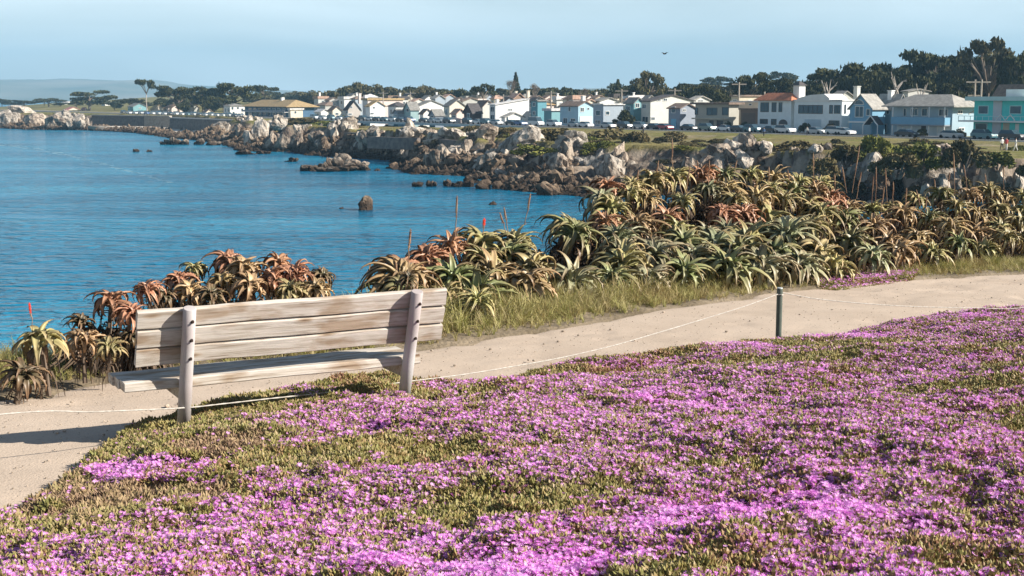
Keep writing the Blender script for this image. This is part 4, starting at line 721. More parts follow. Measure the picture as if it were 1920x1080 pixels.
house(1303, 1366, 1376, 196, 192, 'flat', 2, paint('drab', (.46, .44, .38)), R_BRN, 'beige-grey flat-roofed house with picture window and brown eave', [(1303, 1309, 202, 215, 1), (1325, 1345, 202, 216, 2), (1354, 1366, 201, 216, 1), (1330, 1338, 226, 240, 2), (1344, 1356, 226, 242, 2)], [], M_dtrim, extra=ex_ledge, oh=.9)
house(1253, 1275, 1303, 203, 195, 'gx', 1, paint('shaded_white', (.3, .34, .4)), R_BRN, 'small gabled house with shaded grey front, teal door and white side', [(1259, 1267, 200, 212, 1)], [(1279, 1286, 204, 209, 2)], None, [('door', 1258, 1268, 223, 240, paint('door_blue', (.25, .5, .65)))])  # grey wall colour stands in for shade on a white house
house(1202, 1219, 1300, 190, 179, 'gx', 3, LGREY, R_DARK, 'big grey gabled house whose broad side wall faces the camera', [(1204, 1212, 195, 204, 2), (1204, 1216, 218, 230, 2)], [(1232, 1239, 186, 190, 2), (1243, 1251, 184, 190, 2), (1220, 1228, 219, 226, 2)])
house(1290, 1300, 1330, 188, 181, 'gx', 22, LGREY, R_LT, 'grey house end with small dark windows behind the beige house', [], [(1309, 1313, 187, 191, 2), (1314, 1318, 187, 191, 2)])
house(1172, 1188, 1203, 193, 184, 'gx', 4, TEAL, R_GREY, 'teal house with lit yellow panel left of the big grey gable', [(1174, 1182, 198, 208, 2)], [(1191, 1199, 193, 202, 2)])
house(1112, 1131, 1168, 197, 194, 'flat', 2, BGREY, R_WHT, 'small boxy house with blue-grey front and white side', [(1117, 1126, 207, 217, 1), (1116, 1126, 225, 233, 2)], [(1135, 1143, 208, 216, 1)])
def ex_gar(t, W, D, he, hr, lf, ls):
    (y0, z0), (y1, z1) = ls(1087, 234), ls(1110, 218); b = MB(); b.box(W + .002, W + .1, y0, y1, 0, z1); b.build('garage_door', WHITE, t)
house(1050, 1084, 1112, 199, 191, 'gx', 2, paint('blue_shaded_white', (.4, .58, .68)), R_BRN, 'blue-shaded white two-storey house with tall white chimney', [(1066, 1070, 200, 209, 1), (1056, 1064, 221, 232, 2), (1070, 1079, 222, 232, 2)], [(1088, 1095, 201, 210, 2), (1101, 1105, 202, 206, 1)], None, [], [(1086, 1096, 181, 4, WHITE)], extra=ex_gar)  # blue wall colour stands in for the front's shade; the lit side is white
house(1020, 1034, 1052, 208, 203, 'flat', 3, TEAL, R_WHT, 'low white and teal house between two taller houses', 'auto', [])
house(996, 1008, 1024, 190, 187, 'flat', 8, paint('deep_teal', (.12, .3, .36)), R_GREY, 'narrow dark teal two-storey house', [(999, 1004, 192, 200, 1), (999, 1004, 208, 216, 1)], [])
house(918, 929, 992, 197, 186, 'shed', 4, WHITE, R_WHT, 'long white house with roof sloping down to the right', [(920, 927, 200, 210, 2), (920, 927, 215, 224, 2)], [(952, 961, 204, 208, 2)], None, [], [(926, 934, 187, 6, WHITE)])
house(940, 947, 982, 220, 212, 'gx', -.5, WHITE, R_LT, 'small white gabled cottage before the long white house', [], [(949, 953, 219, 226, 1), (976, 979, 221, 225, 1)])
house(890, 905, 926, 200, 189, 'gx', 10, LGREY, R_BRN, 'grey-roofed house left of the long white house', 'auto', 'auto')
house(870, 886, 897, 211, 195, 'gyf', 0, DARK, R_DARK, 'dark steep-gabled cottage facing the lawn', [(876, 881, 212, 222, 1)], [])
house(846, 856, 872, 213, 205, 'gx', -1, PINKW, R_PINK, 'small pink-roofed cottage left of the dark gabled cottage', [(848, 854, 216, 221, 2)], [])
house(832, 843, 872, 199, 188, 'gx', 14, CREAM, R_GREY, 'cream house with grey roof behind the pink-roofed cottage', 'auto', [])
house(805, 816, 832, 216, 206, 'gy', -1, SLATE, R_GREY, 'tiny grey gabled cottage with lit corner', [(808, 813, 216, 221, 1)], [])
house(787, 794, 808, 213, 205, 'gx', 0, WHITE, R_BRN, 'low white cottage with brown roof before the long grey roof', [], [])
house(776, 786, 834, 199, 189, 'gx', 12, WHITE, R_GREY, 'long white house with wide grey roof in the middle of the row', 'auto', [])
house(758, 770, 781, 205, 192, 'gy', 2, paint('grey_teal', (.3, .42, .42)), R_GREY, 'grey-teal steep gabled house left of the long grey roof', [(762, 767, 203, 210, 1)], [])
house(738, 747, 757, 212, 205, 'gy', 0, SLATE, R_GREY, 'small slate cottage right of the tall white house', 'auto', [])
house(728, 740, 764, 200, 191, 'hip', 12, WHITE, R_DARK, 'white house with dark hipped roof beside the tall white house', 'auto', [])
house(686, 694, 722, 199, 190, 'gx', 1, WHITE, R_TAN, 'tall white house with small windows and tan roof', [], [(699, 703, 200, 204, 1), (694, 701, 211, 215, 2)])
house(680, 690, 756, 188, 184, 'flat', 14, PINKW, R_TAN, 'long pinkish building with tan flat roof behind the tall white house', [], 'auto', None, [], [(668, 676, 176, 8, PINKW), (678, 688, 179, 10, WHITE)])
house(646, 653, 676, 205, 190, 'gx', 2, paint('warm_grey', (.5, .45, .4)), R_DARK, 'warm grey gabled house with dark balcony line', [(648, 652, 208, 214, 1)], [(656, 661, 199, 203, 1), (652, 660, 212, 216, 1)])
house(636, 646, 664, 186, 181, 'flat', 30, WHITE, R_WHT, 'white flat building behind the warm grey gable', 'auto', 'auto')
house(616, 624, 640, 207, 200, 'gx', 4, CREAM, R_BRN, 'small cream and brown bungalow right of the motel', 'auto', 'auto')
house(590, 602, 618, 210, 205, 'gx', 4, WHITE, R_WHT, 'low white-roofed bungalow beside the motel', 'auto', [])
house(590, 610, 640, 198, 190, 'hip', 40, GREY, R_BRN, 'brown-roofed house behind the low bungalows', 'auto', [])
def ex_motel(t, W, D, he, hr, lf, ls):
    b = MB(); b.box(0, W, -1.6, -.003, he * .48, he * .52); b.build('balcony', M_trim, t); r = MB(); r.box(0, W, -1.6, -1.52, he * .525, he * .68); r.build('railing', SLATE, t)
    for k in range(9): p = MB(); x = W * k / 8; p.box(x - .1 if k else 0, x + .1 if k < 8 else W, -1.5, -1.3, 0, he * .478); p.build('post', M_dtrim, t)
    p = MB(); p.box(W * .6, W * .6 + 1.2, D * .4, D * .4 + 1.2, hr * .9, hr + .9); p.build('chimney', WHITE, t)
house(460, 541, 590, 201, 187, 'hip', 6, SHADE_BLUE, R_TAN, 'long tan-roofed two-storey motel with shaded blue balcony front', [(466 + i * 9, 472 + i * 9, 202.5, 207, 1) for i in range(8)] + [(466 + i * 9, 472 + i * 9, 211, 216, 1) for i in range(8)], [(546, 550, 203, 206, 1), (568, 572, 203, 206, 1)], None, extra=ex_motel, oh=1.5)
house(541, 545, 568, 206, 203, 'flat', 2, CREAM, R_WHT, 'cream lit end block of the motel', [], [(552, 556, 208, 213, 1)])
house(420, 432, 459, 199, 194, 'hip', 6, WHITE, R_GREY, 'white seaside house with grey roof left of the motel', 'auto', [(434, 438, 200, 206, 1), (444, 448, 200, 205, 1), (436, 440, 209, 214, 1), (452, 456, 203, 208, 1)])
house(282, 288, 309, 205, 197, 'gx', 10, CREAM, R_TAN, 'small tan-roofed house behind the tallest sparse cypress', 'auto', 'auto')
house(308, 316, 342, 202, 196, 'gx', 16, PINKW, R_PINK, 'pinkish long roof between the cypress trunks', 'auto', 'auto')
house(344, 352, 374, 202, 193, 'gx', 16, GREY, R_PINK, 'pink-brown gabled house under the flat cypress', 'auto', 'auto')
house(380, 386, 400, 211, 205, 'gx', 2, CREAM, R_BRN, 'tiny gabled kiosk before the parked cars at left', [], [(387, 390, 211, 214, 1)])
house(240, 250, 275, 200, 194, 'gx', 30, TEAL, R_GREY, 'teal building in shade left of the tallest sparse cypress', 'auto', 'auto')
house(118, 126, 152, 207, 201, 'gx', 20, CREAM, R_ROSE, 'low building with rose-red roof on the far left point', 'auto', 'auto')
house(150, 156, 166, 208, 202, 'gx', 22, PINKW, R_ROSE, 'little red-roofed hut right of the rose-red roof', 'auto', 'auto')
house(110, 120, 148, 194, 190, 'gx', 90, WHITE, R_WHT, 'far white buildings behind the spreading cypress', 'auto', 'auto')
house(190, 196, 212, 193, 189, 'gx', 80, WHITE, R_WHT, 'far pale house right of the spreading cypress', 'auto', 'auto')
# second row roofs
house(950, 962, 985, 186, 176, 'gx', 26, BROWN, R_PINK, 'tan-gabled house in the second row below the conifer', 'auto', 'auto', None, [], [(962, 969, 172, 6, CREAM), (984, 992, 171, 9, CREAM)])
house(985, 994, 1024, 189, 180, 'gx', 30, GREY, R_BRN, 'brown-roofed second-row house right of the beige chimney', 'auto', 'auto')
house(1025, 1032, 1062, 188, 180, 'gx', 34, CREAM, R_PINK, 'wide tan gable in the second row left of the white chimney', 'auto', 'auto')
house(1010, 1020, 1050, 197, 192, 'hip', 16, PINKW, R_TAN, 'low tan hipped roof behind the teal house', 'auto', 'auto')
house(1110, 1124, 1160, 190, 184, 'gx', 22, WHITE, R_GREY, 'blue-grey flat roofs behind the small boxy house', 'auto', 'auto')
house(1084, 1096, 1118, 193, 187, 'gx', 18, CREAM, R_PINK, 'pink-roofed second-row house behind the white chimney', 'auto', 'auto')
house(1168, 1178, 1202, 185, 180, 'flat', 22, BEIGE, R_WHT, 'beige block with white roof edge behind the teal house', 'auto', 'auto')
house(1370, 1384, 1424, 181, 178, 'flat', 26, BEIGE, R_BRN, 'low beige roof behind the cream house', 'auto', 'auto')
house(1556, 1570, 1598, 182, 172, 'gx', 20, GREY, R_GREY, 'grey slanted roof behind the white modern house', 'auto', 'auto', None, [], [(1597, 1611, 163, 2, LGREY)])
house(1690, 1700, 1740, 172, 168, 'gx', 40, GREY, R_GREY, 'grey roof hidden among cypresses behind the hipped roof', 'auto', 'auto')
house(860, 868, 900, 190, 184, 'gx', 30, GREY, R_BRN, 'weathered roof behind the dark gabled cottage', 'auto', 'auto')
house(726, 736, 756, 184, 182, 'gx', 34, WHITE, R_WHT, 'far white roof above the pinkish building', 'auto', 'auto')
house(600, 608, 628, 183, 180, 'gx', 120, WHITE, R_WHT, 'distant white house above the motel bungalows', 'auto', 'auto')

wl = [('white', WHITE), ('cream', CREAM), ('grey', GREY), ('pale grey', LGREY), ('pinkish', PINKW), ('blue-grey', BGREY), ('beige', BEIGE)]; rl = [('brown', R_BRN), ('grey', R_GREY), ('light', R_LT), ('pink-tan', R_PINK), ('white', R_WHT), ('dark', R_DARK)]
seen = set()
for i in range(34):
    u = 600 + i * 18.5 + random.uniform(-5, 5); st_ = random.choice([20, 30, 44, 58]); wn, wm = random.choice(wl); rn, rm_ = random.choice(rl); ve = 191 - st_ * .12 + random.uniform(-3, 3); lb = '%s second-row house with %s roof behind %s' % (wn, rn, lmk(u))
    while lb in seen: rn, rm_ = random.choice(rl); wn, wm = random.choice(wl); lb = '%s second-row house with %s roof behind %s' % (wn, rn, lmk(u))
    seen.add(lb); house(u - 12, u - 4, u + 14, ve, ve - random.uniform(4, 8), random.choice(['gx', 'hip', 'gx', 'flat']), st_, wm, rm_, lb, 'auto', 'auto', None, [], [(u - 6, u - 1, ve - 11, 3, WHITE)] if i % 4 == 0 else [])

# ================================================================== CARS
CARM = {n: mat('car_' + n, c, .3, spec=.6) for n, c in dict(white=(.75, .75, .74), silver=(.45, .47, .48), dark=(.03, .03, .035), red=(.38, .03, .035), blue=(.06, .13, .32), teal=(.08, .2, .24), green=(.16, .22, .2)).items()}
M_tyre = mat('tyre', (.02, .02, .02), .9); M_lamp = mat('headlight', (.7, .7, .65), .2)
def car_proto(kind):
    prof = {'sedan': [(-2.2, .35), (-2.25, .75), (-2.1, .95), (-1.5, 1.0), (1.2, .95), (2.15, .8), (2.25, .5), (2.2, .3)], 'suv': [(-2.2, .4), (-2.25, .9), (-2.2, 1.1), (-1.6, 1.12), (1.1, 1.08), (2.1, .98), (2.25, .6), (2.2, .35)], 'van': [(-2.6, .4), (-2.65, 1.2), (-2.6, 1.3), (-1.5, 1.3), (1.7, 1.25), (2.4, 1.0), (2.6, .6), (2.55, .35)]}[kind]
    cab = {'sedan': [(-1.75, .96), (-1.1, 1.4), (.3, 1.42), (1.15, .93)], 'suv': [(-2.15, 1.08), (-1.9, 1.68), (.25, 1.72), (1.05, 1.06)], 'van': [(-2.6, 1.28), (-2.55, 2.3), (1.1, 2.3), (1.8, 1.22)]}[kind]
    b = MB(); n = len(prof); v = [(x, -.88, z) for x, z in prof] + [(x, .88, z) for x, z in prof]; b.add(v, [tuple(range(n))[::-1], tuple(range(n, 2 * n))] + [(i, (i + 1) % n, n + (i + 1) % n, n + i) for i in range(n)])
    r0, r1 = cab[1], cab[2]; b.box(r0[0] + .05, r1[0] - .05, -.68, .68, r0[1] - .05, r0[1] + .03)
    g = MB(); v = [(x, -.84 if i in (0, 3) else -.68, z) for i, (x, z) in enumerate(cab)] + [(x, .84 if i in (0, 3) else .68, z) for i, (x, z) in enumerate(cab)]; g.add(v, [(3, 2, 1, 0), (4, 5, 6, 7), (0, 1, 5, 4), (1, 2, 6, 5), (2, 3, 7, 6)])
    for x in (cab[0][0] + .1, (cab[1][0] + cab[2][0]) / 2, cab[3][0] - .1): pass
    wh = MB(); wh.tube([(0, -.12, 0), (0, .12, 0)], .33, 12); hl = MB(); hl.box(-.04, .04, -.2, .2, -.08, .08)
    def me(m): x = bpy.data.meshes.new('car'); x.from_pydata([tuple(q) for q in m.v], [], m.f); x.update(); return x
    return me(b), me(g), me(wh), me(hl), prof
CP_ = {}
def car(u, col, kind, label, off=-6.5, flip=False, across=False):
    if kind not in CP_:
        CP_[kind] = car_proto(kind); CP_[kind][1].materials.append(M_glass); CP_[kind][2].materials.append(M_tyre); CP_[kind][3].materials.append(M_lamp)
    b, g, wh, hl, prof = CP_[kind]; k = (kind, col)
    if k not in CP_: CP_[k] = b.copy(); CP_[k].materials.append(CARM[col])
    p = rowpt(u, off, 5.03); e = empty('parked_car' if kind != 'van' else 'parked_van', (p[0], p[1], 5.03 if off < -3 else 5.15), RZ + (math.pi if flip else 0) + (math.pi / 2 if across else 0), label=label, cat='car' if kind != 'van' else 'van', group='cars parked along the street')
    lk(bpy.data.objects.new('body', CP_[k]), e); lk(bpy.data.objects.new('windows', g), e)
    for x in (-1.4, 1.4):
        for y in (-.78, .78): o = lk(bpy.data.objects.new('wheel', wh), e); o.location = (x, y, .33)
    for y in (-.6, .6): o = lk(bpy.data.objects.new('headlight', hl), e); o.location = (2.24 if kind != 'van' else 2.58, y, .68)
for c in [(1845, 'teal', 'suv', 'teal car parked before the turquoise house'), (1898, 'dark', 'suv', 'dark car at the right edge before the turquoise house'), (1782, 'silver', 'sedan', 'silver car before the right end of the grey-roofed house'), (1700, 'dark', 'sedan', 'dark car before the left end of the grey-roofed house'), (1568, 'white', 'suv', 'white car before the right end of the white modern house'), (1583, 'white', 'sedan', 'low white car before the gap by the blue gabled house'), (1530, 'silver', 'sedan', 'silver car before the garage of the white modern house'), (1472, 'white', 'suv', 'white car below the white tower'), (1447, 'dark', 'sedan', 'dark car before the red-tiled house'),
          (1412, 'teal', 'suv', 'dark teal car before the brown garage wing'), (1386, 'dark', 'sedan', 'black car before the cream house'), (1361, 'white', 'sedan', 'white car at the right of the beige house'), (1326, 'green', 'suv', 'grey-green car before the picture window house'), (1292, 'dark', 'sedan', 'dark car before the small white-sided house'), (1246, 'red', 'sedan', 'red car before the big grey gable'), (1228, 'dark', 'sedan', 'dark red-black car left of the red car'), (1202, 'silver', 'suv', 'silver car under the dark tree by the grey gable'),
          (1172, 'dark', 'suv', 'dark car before the teal house'), (1140, 'silver', 'sedan', 'silver car before the small boxy house'), (1098, 'white', 'sedan', 'white car before the white garage of the chimney house'), (1078, 'silver', 'sedan', 'silver car before the pale blue house'), (1038, 'white', 'suv', 'white utility car before the low teal house'), (1005, 'white', 'van', 'white camper van before the dark teal house'), (975, 'blue', 'sedan', 'blue car before the white gabled cottage'), (960, 'dark', 'sedan', 'dark car left of the blue car'), (930, 'silver', 'sedan', 'silver car before the long white house'), (912, 'teal', 'suv', 'teal car before the grey-roofed house'), (897, 'white', 'sedan', 'white car right of the dark gabled cottage'), (878, 'dark', 'suv', 'dark car before the dark gabled cottage'),
          (842, 'dark', 'suv', 'dark car left of the pink-roofed cottage'), (826, 'white', 'sedan', 'white car before the tiny grey cottage'), (812, 'silver', 'sedan', 'silver car before the tiny grey cottage'), (796, 'dark', 'sedan', 'dark car before the low white cottage'), (768, 'blue', 'suv', 'blue car before the steep grey-teal house'), (752, 'dark', 'sedan', 'dark car before the slate cottage'), (738, 'white', 'suv', 'white car before the slate cottage'), (722, 'teal', 'sedan', 'teal car right of the tall white house'), (708, 'dark', 'sedan', 'dark car before the tall white house'), (695, 'white', 'sedan', 'white car before the tall white house'), (682, 'dark', 'suv', 'dark car left of the tall white house'), (652, 'silver', 'sedan', 'silver car before the warm grey gable'), (638, 'white', 'sedan', 'white car left of the warm grey gable'), (622, 'teal', 'suv', 'teal car before the cream bungalow'), (606, 'white', 'sedan', 'white car before the white-roofed bungalow'), (590, 'silver', 'suv', 'silver car at the right end of the motel')]: car(*c)
for i, (u, cl) in enumerate(zip(range(232, 462, 11), ['dark', 'white', 'white', 'silver', 'blue', 'white', 'silver', 'white', 'dark', 'white', 'white', 'teal', 'silver', 'dark', 'white', 'silver', 'white', 'white', 'silver', 'dark', 'white'])):
    car(u, cl, 'suv' if i % 3 == 0 else 'sedan', cl + ' car, number %s from the left in the long row above the seawall' % ['one', 'two', 'three', 'four', 'five', 'six', 'seven', 'eight', 'nine', 'ten', 'eleven', 'twelve', 'thirteen', 'fourteen', 'fifteen', 'sixteen', 'seventeen', 'eighteen', 'nineteen', 'twenty', 'twenty-one'][i], -9, across=False)

# utility poles
M_pole = mat('pole_wood', (.42, .36, .30), .85)
for u, vt, arms, lb in [(1165, 167, 2, 'utility pole with two crossarms left of the large open-crowned tree'), (1264, 166, 1, 'utility pole above the roof of the big grey gabled house'), (1384, 154, 2, 'tall utility pole with two crossarms above the beige house'), (1824, 149, 2, 'left pole of the twin utility poles by the turquoise house'), (1836, 149, 1, 'right pole of the twin utility poles by the turquoise house'), (1033, 171, 2, 'utility pole above the tan second-row roofs'), (770, 172, 1, 'tall pale utility pole above the grey-teal gable'), (719, 172, 1, 'utility pole above the pinkish building'), (944, 177, 1, 'short pole left of the tan-gabled house'), (1432, 172, 0, 'thin vent pole above the red tile roof')]:
    p = rowpt(u, 16, 5); H = at_y(u, vt, p[1])[2] - 5; e = empty('utility_pole', (p[0], p[1], 5), RZ + .9, label=lb, cat='utility pole', group='utility poles'); m = MB(); m.tube([(0, 0, 0), (0, 0, H)], [.22, .16], 8); m.build('pole', M_pole, e)
    for k in range(arms): m = MB(); zz = H - .5 - k * 2.6; m.box(-1.7 + k * .4, 1.7 - k * .4, -.12, .12, zz - .14, zz + .14); m.build('crossarm', M_pole, e)
# walkers
def person(p, rz, top, bottom, lab, hat=None, stride=.25, h=1.72):
    me = bpy.data.meshes.new('body'); s = h / 1.72
    J = [(0, 0, .95), (0, 0, 1.2), (0, 0, 1.42), (0, 0, 1.52), (0, .02, 1.64), (-.17, 0, 1.38), (-.23, -.1, 1.12), (-.22, .06, .9), (.17, 0, 1.38), (.23, .08, 1.12), (.22, .18, .9), (-.09, 0, .88), (-.1, stride * .6, .5), (-.1, stride, .08), (-.1, stride + .14, .03), (.09, 0, .88), (.1, -stride * .3, .5), (.1, -stride, .1), (.1, -stride + .14, .03)]
    Ed = [(0, 1), (1, 2), (2, 3), (3, 4), (2, 5), (5, 6), (6, 7), (2, 8), (8, 9), (9, 10), (0, 11), (11, 12), (12, 13), (13, 14), (0, 15), (15, 16), (16, 17), (17, 18)]
    Rr = [.15, .14, .15, .06, .11, .07, .05, .04, .07, .05, .04, .11, .075, .05, .04, .11, .075, .05, .04]
    me.from_pydata([(x * s, y * s, z * s) for x, y, z in J], Ed, []); o = bpy.data.objects.new('person', me); lk(o); md = o.modifiers.new('s', 'SKIN'); md.use_smooth_shade = True
    for i, r in enumerate(Rr): me.skin_vertices[0].data[i].radius = (r * s, r * s * .85)
    me.skin_vertices[0].data[0].use_root = True; o.modifiers.new('d', 'SUBSURF').levels = 1
    dg = bpy.context.evaluated_depsgraph_get(); m2 = bpy.data.meshes.new_from_object(o.evaluated_get(dg)); o.modifiers.clear(); o.data = m2
    skin = mat('skin', (.5, .32, .24), .6); m2.materials.clear()
    for x in (top, bottom, skin): m2.materials.append(x)
    for pl in m2.polygons: z = pl.center.z / s; pl.material_index = 2 if z > 1.47 or (abs(pl.center.x) > .19 * s and z < 1.0 and z > .8) else 0 if z > .93 else 1
    o.location = p; o.rotation_euler = (0, 0, rz); tag(o, lab, 'person', 'walkers on the coast path')
    hr = MB(); hr.tube([(0, 0, 1.66 * s), (0, 0, 1.71 * s), (0, -.02, 1.77 * s)], [.115, .11, .03], 10)
    if hat: hr.tube([(0, 0, 1.69 * s), (0, 0, 1.70 * s)], [.2, .19], 12)
    hr.build('hat' if hat else 'hair', hat or mat('hair', (.05, .035, .025), .7), o)
cw, cd, cr_, cb = mat('cloth_white', (.75, .74, .72)), mat('cloth_dark', (.04, .04, .05)), mat('cloth_red', (.5, .08, .08)), mat('cloth_blue', (.1, .18, .35))
for u, v, t_, b_, lb, hat in [(991, 252, cd, cd, 'person in dark clothes walking on the lawn before the camper van', None), (998, 254, cd, mat('cloth_tan', (.4, .3, .2)), 'person in tan trousers beside the dark-clothed walker', None), (1206, 254, cd, cd, 'person in black standing right of the biggest shrub mound', None), (1886, 286, cr_, cw, 'person in red top and white trousers near the turquoise house', None), (1878, 283, cw, cd, 'person with white hat near the turquoise house', cw), (1904, 286, cw, cw, 'person in white at the right before the turquoise house', None), (1513, 254, cw, cd, 'person in white shirt before the white modern house', None), (1405, 255, cw, cd, 'person by the brown garage wing', None), (1432, 257, cb, cd, 'person in blue before the red-tiled house', None)]:
    p = at_z(u, v, 5); person((p[0], p[1], land1(p[0], p[1])), random.uniform(0, 6), t_, b_, lb, hat)
# bird
p = at_y(1246, 101, 150); b = empty('bird', tuple(p), .6, label='small dark bird gliding in the sky above the trees', cat='bird'); mb = MB(); mb.tube([(-.28, 0, 0), (-.1, 0, 0), (.12, 0, .02), (.24, 0, .03), (.3, 0, .03)], [.01, .07, .08, .05, .01], 8); mb.build('body', mat('bird_dark', (.05, .05, .05)), b)
for s in (-1, 1): mb = MB(); mb.add([(.1, s * .05, .03), (-.1, s * .05, .03), (-.06, s * .35, .16), (.1, s * .35, .17), (.0, s * .7, .08), (.1, s * .05, .0), (-.1, s * .05, .0), (-.06, s * .35, .13), (.1, s * .35, .14)], [(0, 1, 2, 3), (3, 2, 4), (5, 8, 7, 6), (8, 4, 7), (0, 3, 8, 5), (1, 6, 7, 2)]); mb.build('wing', mat('bird_dark', (.05, .05, .05)), b)

# ================================================================== NEAR BLUFF
EDGE = [(-40, 7.5), (-14, 10.6), (-8, 12.4), (-5.6, 13.8), (-4, 16.8), (-1.6, 18.6), (0.3, 22.5), (2, 27.5), (5, 31), (9, 34), (14, 37), (20, 40), (30, 43), (60, 50)]
pf = [at_path(u, v)[:2] for u, v in [(-900, 905), (-300, 795), (0, 748), (100, 733), (205, 713), (500, 688), (800, 652), (950, 628), (1100, 607), (1200, 586), (1300, 572), (1450, 548), (1600, 532), (1750, 521), (1920, 512), (2300, 496), (2900, 470)]]
pn = [at_path(u, v + 11)[:2] for u, v in [(-900, 1200), (-300, 1010), (0, 955), (90, 925), (150, 885), (200, 838), (270, 800), (345, 775), (450, 752), (560, 735), (640, 718), (700, 712), (765, 712), (820, 722), (880, 730), (930, 728), (970, 714), (1020, 695), (1070, 684), (1160, 674), (1290, 657), (1400, 645), (1470, 640), (1560, 636), (1640, 612), (1720, 598), (1820, 586), (1920, 578), (2300, 545), (2900, 500)]]
pn = [p - np.array([0, .22]) if False else p for p in pn]
BEDP = pn + [np.array([30., 1.]), np.array([0., -2.]), np.array([-20., -2.])]
PATHP = pf + pn[::-1]; EP = [np.array(e) for e in EDGE]; LANDP = EP + [np.array([60., -5.]), np.array([-40., -5.])]
def hbase(x): return np.interp(x, [-12, -5, -.7, .3, 1.1, 3.5, 5.9, 7.9, 11.1, 16, 24], [11.8, 13.2, 18, 19.2, 20.4, 22.3, 24.4, 26.4, 29, 32.5, 38])
def near(X, Y, bed=True):
    X = np.asarray(X, float); Y = np.asarray(Y, float); inb = inside(X, Y, BEDP); db = dist_poly(X, Y, pn); inp = inside(X, Y, PATHP); dpf = dist_poly(X, Y, pf)
    z = zp(Y); dd = np.where(inb, db, 0)
    add = .02 + .05 * sst(dd / .35) + np.clip(dd, 0, 9) * .068 + (fbm(X * .9, Y * .9, 3, 11) - .55) * .26 * sst(dd / 1.2) + (fbm(X * 3.2, Y * 3.2, 3, 12) - .5) * .09 * sst(dd / .3)
    soft = np.where(X < -2.4, .45, 1)
    z = z + np.where(inb, add * soft, 0) + np.where(~inb & ~inp, .02 + (fbm(X * 2, Y * 2, 3, 5) - .4) * .12 * sst(dpf / .4), 0)
    z = z - np.where(inp, .06 * sst(np.minimum(db, dpf) / .12), 0)
    z = z + np.where(~inb & ~inp, .45 * sst((Y - hbase(X) - .3) / 3.2) * sst((X + .6) / 1.5), 0)
    inl = inside(X, Y, LANDP); de = dist_poly(X, Y, EP)
    cl = np.clip(de / 6, 0, 1); z2 = z * (1 - cl) + (-2.) * cl + (cells(X / 1.6, Y / 1.6, 3)[0] - .5) * 1.6 * np.clip(cl * 3, 0, 1)
    z = np.where(inl, z - .12 * np.exp(-de / .4), z2 - .12)
    return z, inb, db, inp, inl, de
M_soil = mat('bluff_soil', (.24, .19, .13), .95, (.13, .10, .06), 1.2, .8, 14, coord='Object')
X, Y = np.meshgrid(np.concatenate([np.arange(-40, -12, .6), np.arange(-12, 26, .13), np.arange(26, 60, .6)]), np.concatenate([np.arange(-4, 3, .4), np.arange(3, 38, .13), np.arange(38, 60, .5)]))
Z, inb, db, inp, inl, de = near(X, Y); tag(grid_mesh('ground', X, Y, Z, M_soil, inl | (de < 7)), kind='structure')
# sandy path
def pathmat():
    m = mat('path_sand', (.53, .43, .34), .95, (.455, .365, .285), .9, .35, 60, spec=.1, bdist=.02, contrast=(.3, .7)); N, L = nodes(m); b = N['Principled BSDF']
    src = b.inputs['Base Color'].links[0].from_socket; tcn = N.new('ShaderNodeTexCoord'); n = N.new('ShaderNodeTexNoise'); n.inputs['Scale'].default_value = 34; n.inputs['Detail'].default_value = 3; L.new(tcn.outputs['Object'], n.inputs['Vector'])
    r = N.new('ShaderNodeMapRange'); r.inputs[1].default_value = .28; r.inputs[2].default_value = .42; r.inputs[3].default_value = .72; r.inputs[4].default_value = 1; L.new(n.outputs[0], r.inputs[0])
    mu = N.new('ShaderNodeMix'); mu.data_type = 'RGBA'; mu.blend_type = 'MULTIPLY'; mu.inputs[0].default_value = 1; L.new(src, mu.inputs[6]); L.new(r.outputs[0], mu.inputs[7]); L.new(mu.outputs[2], b.inputs['Base Color']); return m
M_path = pathmat()
def resamp(P, n):
    P = np.array(P); s = np.concatenate([[0], np.cumsum(np.hypot(*np.diff(P, axis=0).T))]); t = np.linspace(0, s[-1], n); return np.stack([np.interp(t, s, P[:, 0]), np.interp(t, s, P[:, 1])], 1)
a, b = resamp(pn, 420), resamp(pf, 420)
X, Y = np.meshgrid(np.arange(-13, 30, .1), np.arange(4, 36, .1)); wx = (fbm(X * 1.6, Y * 1.6, 3, 91) - .5) * .35; wy = (fbm(X * 1.6, Y * 1.6, 3, 92) - .5) * .35
ip = inside(X + wx, Y + wy, PATHP); dq = np.minimum(dist_poly(X + wx, Y + wy, pn), dist_poly(X + wx, Y + wy, pf)); sd_ = np.where(ip, dq, -dq)
Zp = zp(Y) - .012 - .03 * (fbm(X * 2.6, Y * 2.6, 3, 77) > .6) * (fbm(X * 2.6, Y * 2.6, 3, 77) - .6) * 4 + (fbm(X * .8, Y * .8, 3, 7) - .5) * .03 + (fbm(X * 6, Y * 6, 3, 8) - .5) * .016 - .16 * sst((-sd_ + .02) / .35)
tag(grid_mesh('path', X, Y, Zp, M_path, sd_ > -.45), kind='structure')
